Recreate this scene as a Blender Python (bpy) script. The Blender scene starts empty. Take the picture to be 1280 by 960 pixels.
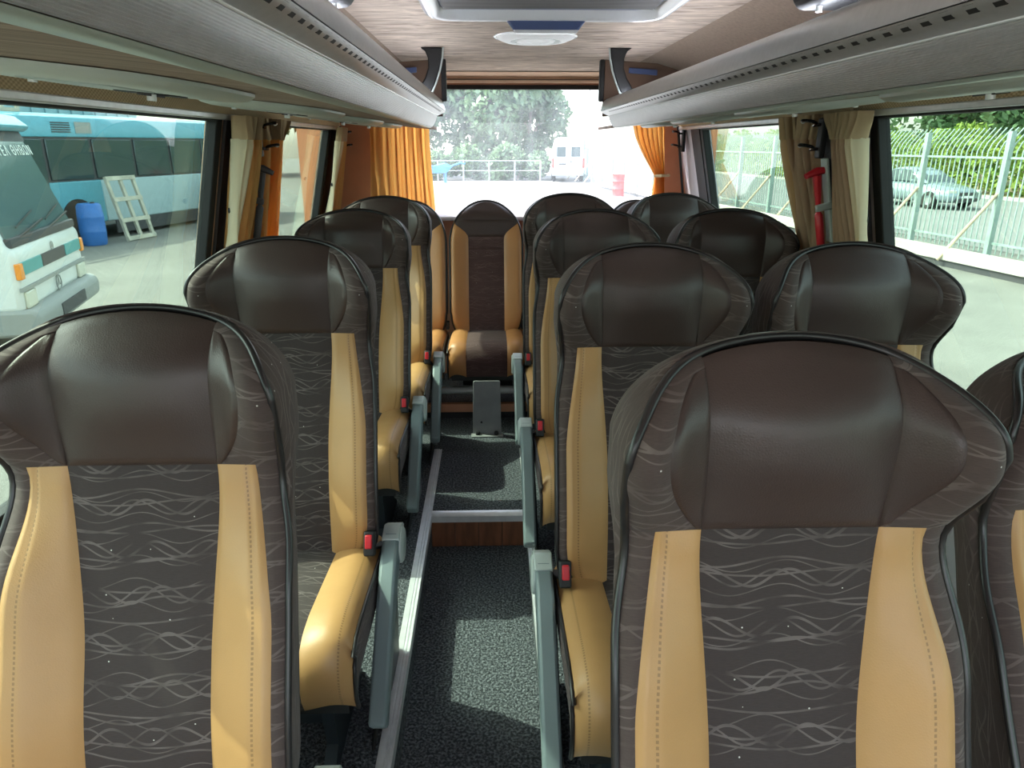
import bpy, bmesh, math, random
import numpy as np
from mathutils import Vector, Matrix

sc = bpy.context.scene
COL = sc.collection
R = math.radians
EYE = 1.65          # eye height above the sunken aisle floor (z = 0)
G = -0.60           # outside ground
CX = 0.16           # bus centre line

# ------------------------------------------------------------------ camera
FPX = 880.0
pitch = math.atan(300.0 / FPX)
yaw = math.atan((26.0 / FPX) * math.cos(pitch))
cd = bpy.data.cameras.new('camera')
cd.sensor_width = 36.0
cd.lens = FPX / 1280.0 * 36.0
cd.clip_start = 0.02
cd.clip_end = 500
cam = bpy.data.objects.new('camera', cd)
COL.objects.link(cam)
cam.location = (0, 0, EYE)
cam.rotation_euler = (math.pi / 2 - pitch, 0, -yaw)
sc.camera = cam

# ------------------------------------------------------------------ world and sun
SUN_DIR = Vector((-1.0, 0.34, 1.24)).normalized()     # towards the sun
w = bpy.data.worlds.new('sky_world')
sc.world = w
w.use_nodes = True
nt = w.node_tree
bg = nt.nodes['Background']
sky = nt.nodes.new('ShaderNodeTexSky')
sky.sky_type = 'NISHITA'
sky.sun_disc = False
sky.sun_elevation = math.asin(SUN_DIR.z)
sky.sun_rotation = math.atan2(SUN_DIR.x, SUN_DIR.y)
sky.air_density = 1.0
sky.dust_density = 2.5
sky.ozone_density = 1.0
hs = nt.nodes.new('ShaderNodeHueSaturation')
hs.inputs['Saturation'].default_value = 0.45
nt.links.new(sky.outputs[0], hs.inputs['Color'])
nt.links.new(hs.outputs[0], bg.inputs[0])
bg.inputs[1].default_value = 0.75
sd = bpy.data.lights.new('sun', 'SUN')
sd.energy = 6.0
sd.angle = R(0.6)
sd.color = (1.0, 0.95, 0.86)
sun = bpy.data.objects.new('sun', sd)
COL.objects.link(sun)
sun.rotation_euler = SUN_DIR.to_track_quat('Z', 'Y').to_euler()
sun.location = (-8, 5, 12)

vs = sc.view_settings
vs.view_transform = 'Standard'
vs.look = 'None'
vs.gamma = 1.0
vs.use_curve_mapping = False
vs.exposure = 1.1

# ------------------------------------------------------------------ material helpers
def new_mat(name):
    m = bpy.data.materials.new(name)
    m.use_nodes = True
    return m, m.node_tree, m.node_tree.nodes['Principled BSDF']

def N(nt, t, **kw):
    n = nt.nodes.new(t)
    for k, v in kw.items():
        setattr(n, k, v)
    return n

def math_n(nt, op, a, b=None, c=None, clamp=False):
    n = nt.nodes.new('ShaderNodeMath')
    n.operation = op
    n.use_clamp = clamp
    for i, v in enumerate((a, b, c)):
        if v is None:
            continue
        if isinstance(v, (int, float)):
            n.inputs[i].default_value = v
        else:
            nt.links.new(v, n.inputs[i])
    return n.outputs[0]

def mix_col(nt, fac, a, b):
    n = nt.nodes.new('ShaderNodeMix')
    n.data_type = 'RGBA'
    for sock, v in ((n.inputs[0], fac), (n.inputs[6], a), (n.inputs[7], b)):
        if isinstance(v, (int, float)):
            sock.default_value = v
        elif isinstance(v, tuple):
            sock.default_value = (*v, 1) if len(v) == 3 else v
        else:
            nt.links.new(v, sock)
    return n.outputs[2]

def mat(name, col, rough=0.5, metal=0.0, var=0.0, vscale=8.0, bump=0.0, bscale=200.0, stretch=(1, 1, 1), spec=0.5, coords='Object', sheen=0.0):
    m, nt, b = new_mat(name)
    b.inputs['Base Color'].default_value = (*col, 1)
    b.inputs['Roughness'].default_value = rough
    b.inputs['Metallic'].default_value = metal
    b.inputs['Specular IOR Level'].default_value = spec
    if sheen:
        b.inputs['Sheen Weight'].default_value = sheen
    if var or bump:
        tc = N(nt, 'ShaderNodeTexCoord')
        mp = N(nt, 'ShaderNodeMapping')
        mp.inputs['Scale'].default_value = stretch
        nt.links.new(tc.outputs[coords], mp.inputs[0])
    if var:
        no = N(nt, 'ShaderNodeTexNoise')
        no.inputs['Scale'].default_value = vscale
        no.inputs['Detail'].default_value = 5
        nt.links.new(mp.outputs[0], no.inputs[0])
        lo = tuple(max(0, c * (1 - var)) for c in col)
        hi = tuple(min(1, c * (1 + var)) for c in col)
        st = math_n(nt, 'MULTIPLY_ADD', no.outputs[0], 2.2, -0.6, clamp=True)
        nt.links.new(mix_col(nt, st, lo, hi), b.inputs['Base Color'])
    if bump:
        no2 = N(nt, 'ShaderNodeTexNoise')
        no2.inputs['Scale'].default_value = bscale
        no2.inputs['Detail'].default_value = 3
        nt.links.new(mp.outputs[0], no2.inputs[0])
        bp = N(nt, 'ShaderNodeBump')
        bp.inputs['Strength'].default_value = bump
        bp.inputs['Distance'].default_value = 0.002
        nt.links.new(no2.outputs[0], bp.inputs['Height'])
        nt.links.new(bp.outputs[0], b.inputs['Normal'])
    return m

def leather(name, col, rough=0.42, bump=0.35, stitch=False):
    m, nt, b = new_mat(name)
    b.inputs['Roughness'].default_value = rough
    tc = N(nt, 'ShaderNodeTexCoord')
    vo = N(nt, 'ShaderNodeTexVoronoi')
    vo.feature = 'DISTANCE_TO_EDGE'
    vo.inputs['Scale'].default_value = 260
    nt.links.new(tc.outputs['Object'], vo.inputs['Vector'])
    no = N(nt, 'ShaderNodeTexNoise')
    no.inputs['Scale'].default_value = 7
    no.inputs['Detail'].default_value = 4
    nt.links.new(tc.outputs['Object'], no.inputs[0])
    c = mix_col(nt, no.outputs[0], tuple(x * 0.88 for x in col), tuple(min(1, x * 1.12) for x in col))
    if stitch:
        uv = N(nt, 'ShaderNodeSeparateXYZ')
        nt.links.new(tc.outputs['UV'], uv.inputs[0])
        d = math_n(nt, 'ABSOLUTE', math_n(nt, 'SUBTRACT', uv.outputs[0], 0.74))
        near = math_n(nt, 'LESS_THAN', d, 0.018)
        dash = math_n(nt, 'GREATER_THAN', math_n(nt, 'FRACT', math_n(nt, 'MULTIPLY', uv.outputs[1], 130)), 0.42)
        c = mix_col(nt, math_n(nt, 'MULTIPLY', near, dash), c, tuple(x * 0.62 for x in col))
    nt.links.new(c, b.inputs['Base Color'])
    bp = N(nt, 'ShaderNodeBump')
    bp.inputs['Strength'].default_value = bump
    bp.inputs['Distance'].default_value = 0.0012
    nt.links.new(math_n(nt, 'MINIMUM', vo.outputs['Distance'], 0.35), bp.inputs['Height'])
    no3 = N(nt, 'ShaderNodeTexNoise')
    no3.inputs['Scale'].default_value = 22
    nt.links.new(tc.outputs['Object'], no3.inputs[0])
    bp2 = N(nt, 'ShaderNodeBump')
    bp2.inputs['Strength'].default_value = 0.18
    bp2.inputs['Distance'].default_value = 0.006
    nt.links.new(no3.outputs[0], bp2.inputs['Height'])
    nt.links.new(bp.outputs[0], bp2.inputs['Normal'])
    nt.links.new(bp2.outputs[0], b.inputs['Normal'])
    return m

def wave_fabric(name, base, line, contrast=1.0):
    """dark upholstery with pale wavy threads and small light specks (UV in metres)"""
    m, nt, b = new_mat(name)
    b.inputs['Roughness'].default_value = 0.85
    b.inputs['Sheen Weight'].default_value = 0.06
    b.inputs['Sheen Roughness'].default_value = 0.5
    tc = N(nt, 'ShaderNodeTexCoord')
    uv = N(nt, 'ShaderNodeSeparateXYZ')
    nt.links.new(tc.outputs['UV'], uv.inputs[0])
    u, v = uv.outputs[0], uv.outputs[1]
    total = None
    # (period, amplitude, wave number, phase, row shear, thickness)
    for per, amp, k, ph, sh, th in ((0.074, 0.0130, 58, 0.0, 0.9, 0.030), (0.074, 0.0130, 58, 3.1, 0.5, 0.022), (0.037, 0.0090, 47, 1.7, -0.6, 0.026),
                                    (0.061, 0.0080, 33, 1.2, 0.7, 0.026), (0.049, 0.0055, 24, 0.6, 0.4, 0.03)):
        ang = math_n(nt, 'ADD', math_n(nt, 'MULTIPLY_ADD', u, k, ph), math_n(nt, 'MULTIPLY', v, sh * 9))
        s = math_n(nt, 'MULTIPLY_ADD', math_n(nt, 'SINE', ang), amp, v)
        fr = math_n(nt, 'ABSOLUTE', math_n(nt, 'SUBTRACT', math_n(nt, 'FRACT', math_n(nt, 'DIVIDE', s, per)), 0.5))
        ln = math_n(nt, 'LESS_THAN', fr, th)
        total = ln if total is None else math_n(nt, 'MAXIMUM', total, ln)
    no = N(nt, 'ShaderNodeTexNoise')
    no.inputs['Scale'].default_value = 17
    no.inputs['Detail'].default_value = 2
    nt.links.new(tc.outputs['UV'], no.inputs[0])
    msk = math_n(nt, 'MULTIPLY_ADD', no.outputs[0], 3.2, -1.0, clamp=True)
    fine = N(nt, 'ShaderNodeTexNoise')
    fine.inputs['Scale'].default_value = 1.0
    fine.inputs['Detail'].default_value = 2
    mp = N(nt, 'ShaderNodeMapping')
    mp.inputs['Scale'].default_value = (90, 900, 1)
    nt.links.new(tc.outputs['UV'], mp.inputs[0])
    nt.links.new(mp.outputs[0], fine.inputs[0])
    f = math_n(nt, 'MULTIPLY', math_n(nt, 'MULTIPLY', total, msk), contrast)
    c0 = mix_col(nt, fine.outputs[0], tuple(x * 0.72 for x in base), tuple(x * 1.28 for x in base))
    c1 = mix_col(nt, f, c0, line)
    vo = N(nt, 'ShaderNodeTexVoronoi')
    vo.inputs['Scale'].default_value = 30
    vo.inputs['Randomness'].default_value = 0.45
    nt.links.new(tc.outputs['UV'], vo.inputs['Vector'])
    dot = math_n(nt, 'LESS_THAN', vo.outputs['Distance'], 0.036)
    c2 = mix_col(nt, dot, c1, (0.55, 0.52, 0.48))
    nt.links.new(c2, b.inputs['Base Color'])
    bp = N(nt, 'ShaderNodeBump')
    bp.inputs['Strength'].default_value = 0.35
    bp.inputs['Distance'].default_value = 0.0015
    nt.links.new(math_n(nt, 'ADD', fine.outputs[0], math_n(nt, 'MULTIPLY', total, 0.8)), bp.inputs['Height'])
    nt.links.new(bp.outputs[0], b.inputs['Normal'])
    return m

def glass(name, tint, haze=0.0, hazecol=(1, 1, 1), f0=0.05):
    m = bpy.data.materials.new(name)
    m.use_nodes = True
    nt = m.node_tree
    nt.nodes.remove(nt.nodes['Principled BSDF'])
    out = nt.nodes['Material Output']
    tr = N(nt, 'ShaderNodeBsdfTransparent')
    tr.inputs[0].default_value = (*tint, 1)
    gl = N(nt, 'ShaderNodeBsdfGlossy')
    gl.inputs['Roughness'].default_value = 0.0
    gl.inputs['Color'].default_value = (0.95, 1.0, 0.97, 1)
    lw = N(nt, 'ShaderNodeLayerWeight')
    lw.inputs[0].default_value = 0.5
    f5 = math_n(nt, 'POWER', lw.outputs['Facing'], 5.0)
    fr = math_n(nt, 'MULTIPLY_ADD', f5, 1 - f0, f0, clamp=True)
    mx = N(nt, 'ShaderNodeMixShader')
    nt.links.new(fr, mx.inputs[0])
    first = tr.outputs[0]
    if haze:
        tl = N(nt, 'ShaderNodeBsdfTranslucent')
        tl.inputs[0].default_value = (*hazecol, 1)
        tc = N(nt, 'ShaderNodeTexCoord')
        no = N(nt, 'ShaderNodeTexNoise')
        no.inputs['Scale'].default_value = 3.0
        no.inputs['Detail'].default_value = 5
        mp = N(nt, 'ShaderNodeMapping')
        mp.inputs['Scale'].default_value = (6, 1, 0.8)
        nt.links.new(tc.outputs['Object'], mp.inputs[0])
        nt.links.new(mp.outputs[0], no.inputs[0])
        hz = N(nt, 'ShaderNodeMixShader')
        nt.links.new(math_n(nt, 'MULTIPLY', no.outputs[0], haze * 2), hz.inputs[0])
        nt.links.new(tr.outputs[0], hz.inputs[1])
        nt.links.new(tl.outputs[0], hz.inputs[2])
        first = hz.outputs[0]
    nt.links.new(first, mx.inputs[1])
    nt.links.new(gl.outputs[0], mx.inputs[2])
    nt.links.new(mx.outputs[0], out.inputs[0])
    return m

def cloth(name, col, trans=0.45, var=0.12):
    m = bpy.data.materials.new(name)
    m.use_nodes = True
    nt = m.node_tree
    b = nt.nodes['Principled BSDF']
    b.inputs['Base Color'].default_value = (*col, 1)
    b.inputs['Roughness'].default_value = 0.9
    tl = N(nt, 'ShaderNodeBsdfTranslucent')
    tl.inputs[0].default_value = (min(1, col[0] * 1.25), col[1] * 0.98, col[2] * 0.62, 1)
    mx = N(nt, 'ShaderNodeMixShader')
    mx.inputs[0].default_value = trans
    nt.links.new(b.outputs[0], mx.inputs[1])
    nt.links.new(tl.outputs[0], mx.inputs[2])
    nt.links.new(mx.outputs[0], nt.nodes['Material Output'].inputs[0])
    tc = N(nt, 'ShaderNodeTexCoord')
    no = N(nt, 'ShaderNodeTexNoise')
    no.inputs['Scale'].default_value = 400
    nt.links.new(tc.outputs['Object'], no.inputs[0])
    bp = N(nt, 'ShaderNodeBump')
    bp.inputs['Strength'].default_value = 0.2
    bp.inputs['Distance'].default_value = 0.001
    nt.links.new(no.outputs[0], bp.inputs['Height'])
    nt.links.new(bp.outputs[0], b.inputs['Normal'])
    return m

def leafmat(name, c1, c2):
    m = bpy.data.materials.new(name)
    m.use_nodes = True
    nt = m.node_tree
    b = nt.nodes['Principled BSDF']
    b.inputs['Roughness'].default_value = 0.55
    tc = N(nt, 'ShaderNodeTexCoord')
    no = N(nt, 'ShaderNodeTexNoise')
    no.inputs['Scale'].default_value = 1.4
    no.inputs['Detail'].default_value = 4
    nt.links.new(tc.outputs['Object'], no.inputs[0])
    c = mix_col(nt, math_n(nt, 'MULTIPLY_ADD', no.outputs[0], 2.4, -0.7, clamp=True), c1, c2)
    nt.links.new(c, b.inputs['Base Color'])
    tl = N(nt, 'ShaderNodeBsdfTranslucent')
    nt.links.new(c, tl.inputs[0])
    mx = N(nt, 'ShaderNodeMixShader')
    mx.inputs[0].default_value = 0.3
    nt.links.new(b.outputs[0], mx.inputs[1])
    nt.links.new(tl.outputs[0], mx.inputs[2])
    nt.links.new(mx.outputs[0], nt.nodes['Material Output'].inputs[0])
    return m

def emit(name, col, s):
    m, nt, b = new_mat(name)
    b.inputs['Base Color'].default_value = (*col, 1)
    b.inputs['Emission Color'].default_value = (*col, 1)
    b.inputs['Emission Strength'].default_value = s
    return m

M = {}
M['leather'] = leather('dark_brown_leather', (0.050, 0.031, 0.028), 0.42)
M['tan'] = leather('tan_leather', (0.45, 0.245, 0.095), 0.45, 0.25, stitch=True)
M['orange'] = leather('orange_tan_leather', (0.47, 0.21, 0.075), 0.45, 0.25)
M['fabric'] = wave_fabric('brown_wave_fabric', (0.038, 0.026, 0.025), (0.125, 0.10, 0.095))
M['fabric2'] = wave_fabric('brown_shell_fabric', (0.062, 0.040, 0.036), (0.15, 0.115, 0.105), 0.7)
M['fabric3'] = wave_fabric('maroon_wave_fabric', (0.070, 0.032, 0.030), (0.14, 0.085, 0.08), 0.7)
M['piping'] = mat('black_piping', (0.018, 0.015, 0.016), 0.35)
M['black'] = mat('black_plastic', (0.012, 0.012, 0.013), 0.6)
M['blackgloss'] = mat('glossy_black_plastic', (0.01, 0.01, 0.011), 0.2)
M['rubber'] = mat('black_rubber', (0.014, 0.014, 0.015), 0.7)
M['red'] = mat('red_plastic', (0.55, 0.02, 0.03), 0.35)
M['arm'] = mat('blue_grey_plastic', (0.17, 0.215, 0.225), 0.42, bump=0.1, bscale=600)
M['armlight'] = mat('pale_grey_plastic', (0.42, 0.47, 0.45), 0.4, bump=0.1, bscale=600)
M['legmetal'] = mat('dark_blue_steel', (0.035, 0.045, 0.055), 0.4, 0.4)
M['greysteel'] = mat('grey_painted_steel', (0.32, 0.33, 0.33), 0.45, 0.2, var=0.15)
M['alu'] = mat('aluminium', (0.74, 0.75, 0.77), 0.32, 0.35, var=0.08, vscale=30)
M['chrome'] = mat('chrome_frame', (0.82, 0.82, 0.82), 0.25, 0.15)
M['rack'] = mat('silver_rack_plastic', (0.46, 0.45, 0.45), 0.30, 0.45, var=0.06, vscale=60, bump=0.08, bscale=700)
M['racklip'] = mat('grey_green_lip', (0.42, 0.47, 0.43), 0.35, 0.2)
M['panelgrey'] = mat('pale_grey_panel', (0.47, 0.51, 0.47), 0.35, bump=0.06, bscale=900)
M['panelwhite'] = mat('white_mauve_wall_panel', (0.62, 0.58, 0.62), 0.6)
M['lampwhite'] = emit('white_lamp_plastic', (0.80, 0.82, 0.81), 0.12)
M['wall'] = mat('beige_wall_lining', (0.60, 0.44, 0.32), 0.8, var=0.08, bump=0.2, bscale=400)
M['salmon'] = mat('salmon_panel', (0.58, 0.27, 0.15), 0.6, var=0.06)
M['peach'] = mat('peach_lining', (0.74, 0.50, 0.34), 0.7, var=0.08)
M['boxbrown'] = mat('brown_box_lining', (0.12, 0.07, 0.045), 0.7, var=0.1)
M['ceiling_glow'] = emit('cool_white_added_glow', (0.84, 0.90, 1.0), 18.0)  # rack-top strip made to glow, added to lift the dark ceiling
M['blue'] = mat('navy_plastic', (0.06, 0.09, 0.20), 0.3)
M['shade'] = mat('grey_shade_cloth', (0.19, 0.18, 0.175), 0.8, var=0.12, vscale=3, stretch=(1, 6, 1))
M['coat'] = cloth('beige_header_cloth', (0.47, 0.34, 0.21), 0.12)
M['curtain'] = cloth('backlit_curtain_cloth', (0.70, 0.43, 0.16), 0.5)  # curtain cloth with its backlit amber put into the colour
M['curtain_unlit'] = cloth('unlit_curtain_cloth', (0.46, 0.32, 0.21), 0.3)  # same curtain cloth without backlight, the duller tone put into the colour
M['lining'] = cloth('cream_curtain_lining', (0.74, 0.68, 0.50), 0.35)
M['sideglass'] = glass('green_tinted_glass', (0.585, 0.665, 0.605), 0.0, f0=0.045)
M['rearglass'] = glass('hazy_rear_glass', (0.93, 0.95, 0.97), 0.045, (0.9, 0.95, 1.0), f0=0.03)
M['beltgrey'] = mat('grey_belt_webbing', (0.35, 0.35, 0.36), 0.8)

def suede(name, lo, hi, stretch, scale):
    m, nt, b = new_mat(name)
    b.inputs['Roughness'].default_value = 0.9
    tc = N(nt, 'ShaderNodeTexCoord')
    mp = N(nt, 'ShaderNodeMapping')
    mp.inputs['Scale'].default_value = stretch
    nt.links.new(tc.outputs['Object'], mp.inputs[0])
    no = N(nt, 'ShaderNodeTexNoise')
    no.inputs['Scale'].default_value = scale
    no.inputs['Detail'].default_value = 7
    no.inputs['Distortion'].default_value = 1.4
    no.inputs['Roughness'].default_value = 0.62
    nt.links.new(mp.outputs[0], no.inputs[0])
    f = math_n(nt, 'MULTIPLY_ADD', no.outputs[0], 3.0, -1.0, clamp=True)
    nt.links.new(mix_col(nt, f, lo, hi), b.inputs['Base Color'])
    bp = N(nt, 'ShaderNodeBump')
    bp.inputs['Strength'].default_value = 0.25
    bp.inputs['Distance'].default_value = 0.004
    nt.links.new(no.outputs[0], bp.inputs['Height'])
    nt.links.new(bp.outputs[0], b.inputs['Normal'])
    return m

M['ceiling'] = suede('taupe_suede_ceiling', (0.34, 0.26, 0.205), (0.74, 0.61, 0.50), (2.2, 8, 1), 2.2)
M['under'] = suede('brown_grained_lining', (0.19, 0.13, 0.10), (0.38, 0.275, 0.215), (1.3, 22, 1), 2.0)
M['cove'] = mat('brown_woven_cove', (0.30, 0.22, 0.165), 0.9, var=0.15, vscale=90, bump=0.4, bscale=300)

def woven(name, lo, hi, sx, sy):
    m, nt, b = new_mat(name)
    b.inputs['Roughness'].default_value = 0.9
    tc = N(nt, 'ShaderNodeTexCoord')
    s = N(nt, 'ShaderNodeSeparateXYZ')
    nt.links.new(tc.outputs['Object'], s.inputs[0])
    a = math_n(nt, 'SINE', math_n(nt, 'MULTIPLY', s.outputs[1], sx))
    c = math_n(nt, 'SINE', math_n(nt, 'MULTIPLY', s.outputs[2], sy))
    p = math_n(nt, 'MULTIPLY_ADD', math_n(nt, 'MULTIPLY', a, c), 0.5, 0.5)
    nt.links.new(mix_col(nt, p, lo, hi), b.inputs['Base Color'])
    bp = N(nt, 'ShaderNodeBump')
    bp.inputs['Strength'].default_value = 0.5
    bp.inputs['Distance'].default_value = 0.002
    nt.links.new(p, bp.inputs['Height'])
    nt.links.new(bp.outputs[0], b.inputs['Normal'])
    return m
M['woven'] = woven('beige_woven_strip', (0.42, 0.30, 0.18), (0.72, 0.56, 0.36), 420, 700)

def carpet(name, lo, hi):
    m, nt, b = new_mat(name)
    b.inputs['Roughness'].default_value = 0.95
    tc = N(nt, 'ShaderNodeTexCoord')
    vo = N(nt, 'ShaderNodeTexVoronoi')
    vo.inputs['Scale'].default_value = 150
    nt.links.new(tc.outputs['Object'], vo.inputs['Vector'])
    no = N(nt, 'ShaderNodeTexNoise')
    no.inputs['Scale'].default_value = 120
    no.inputs['Detail'].default_value = 4
    nt.links.new(tc.outputs['Object'], no.inputs[0])
    f = math_n(nt, 'MULTIPLY_ADD', no.outputs[0], 4.5, -1.9, clamp=True)
    nt.links.new(mix_col(nt, f, lo, hi), b.inputs['Base Color'])
    bp = N(nt, 'ShaderNodeBump')
    bp.inputs['Strength'].default_value = 0.9
    bp.inputs['Distance'].default_value = 0.006
    nt.links.new(vo.outputs['Distance'], bp.inputs['Height'])
    bp.invert = True
    nt.links.new(bp.outputs[0], b.inputs['Normal'])
    return m
M['carpet'] = carpet('charcoal_loop_carpet', (0.030, 0.035, 0.042), (0.17, 0.185, 0.205))
M['wood'] = mat('reddish_wood_board', (0.20, 0.075, 0.035), 0.5, var=0.35, vscale=6, stretch=(6, 6, 1))
# outside
M['asphalt'] = mat('pale_asphalt', (0.175, 0.172, 0.155), 0.95, var=0.16, vscale=1.2, bump=0.6, bscale=30)
M['road'] = mat('grey_road', (0.20, 0.20, 0.195), 0.95, var=0.10, vscale=0.8)
M['concrete'] = mat('pale_concrete', (0.50, 0.48, 0.42), 0.9, var=0.2, vscale=2)
M['soil'] = mat('dry_verge_soil', (0.26, 0.20, 0.12), 0.95, var=0.3, vscale=2)
M['fence'] = mat('pale_green_paint', (0.30, 0.39, 0.355), 0.5, var=0.12, vscale=3)
M['rust'] = mat('rusty_brace', (0.52, 0.42, 0.30), 0.7, var=0.3, vscale=4)
M['buswhite'] = mat('white_bus_paint', (0.70, 0.72, 0.70), 0.3, var=0.05)
M['busteal'] = mat('teal_bus_stripe', (0.03, 0.30, 0.31), 0.3)
M['bussky'] = mat('sky_blue_bus_paint', (0.10, 0.33, 0.42), 0.3, var=0.08)
M['buspale'] = mat('pale_blue_bus_paint', (0.38, 0.49, 0.52), 0.35, var=0.05)
M['darkglass'] = mat('dark_vehicle_glass', (0.035, 0.06, 0.065), 0.08)
M['shieldglass'] = mat('windshield_glass', (0.10, 0.16, 0.17), 0.1)
M['bumper'] = mat('grey_bumper', (0.30, 0.31, 0.30), 0.6)
M['darkgrey'] = mat('dark_grey_trim', (0.06, 0.06, 0.065), 0.6)
M['tyre'] = mat('tyre_rubber', (0.02, 0.02, 0.021), 0.85)
M['lens'] = mat('headlight_lens', (0.62, 0.62, 0.52), 0.15)
M['amber'] = mat('amber_lens', (0.85, 0.28, 0.03), 0.25)
M['redlens'] = mat('red_lens', (0.60, 0.04, 0.03), 0.25)
M['print'] = mat('white_print', (0.85, 0.88, 0.86), 0.6)
M['carpaint'] = mat('silver_blue_car_paint', (0.34, 0.42, 0.46), 0.25, 0.5)
M['vanwhite'] = mat('white_van_paint', (0.80, 0.81, 0.82), 0.3)
M['shed'] = mat('blue_shed_sheet', (0.28, 0.46, 0.52), 0.5, var=0.12, vscale=1)
M['palewood'] = mat('weathered_pale_wood', (0.46, 0.44, 0.36), 0.85, var=0.25, vscale=5)
M['green'] = mat('green_bin_plastic', (0.05, 0.24, 0.13), 0.5)
M['bluebarrel'] = mat('blue_barrel_plastic', (0.04, 0.16, 0.48), 0.4)
M['redbarrel'] = mat('red_barrel_paint', (0.55, 0.05, 0.045), 0.5, var=0.15)
M['bark'] = mat('pale_bark', (0.30, 0.25, 0.20), 0.95, var=0.3, vscale=4)
M['leafdark'] = leafmat('dark_green_leaves', (0.05, 0.12, 0.055), (0.16, 0.27, 0.12))
M['leafhedge'] = leafmat('yellow_green_leaves', (0.14, 0.26, 0.05), (0.36, 0.44, 0.09))
M['leafmid'] = leafmat('blue_green_leaves', (0.06, 0.13, 0.07), (0.22, 0.33, 0.16))
M['machineblue'] = mat('blue_machine_paint', (0.05, 0.22, 0.55), 0.5)
M['machineyellow'] = mat('yellow_machine_paint', (0.65, 0.42, 0.06), 0.5)

# ------------------------------------------------------------------ mesh helpers
def smooth(a, b, x):
    t = max(0.0, min(1.0, (x - a) / (b - a)))
    return t * t * (3 - 2 * t)

def finish(me, angle=40):
    me.polygons.foreach_set('use_smooth', [True] * len(me.polygons))
    me.set_sharp_from_angle(angle=R(angle))
    me.update()

def link(o, parent=None):
    COL.objects.link(o)
    if parent is not None:
        o.parent = parent
    return o

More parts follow.
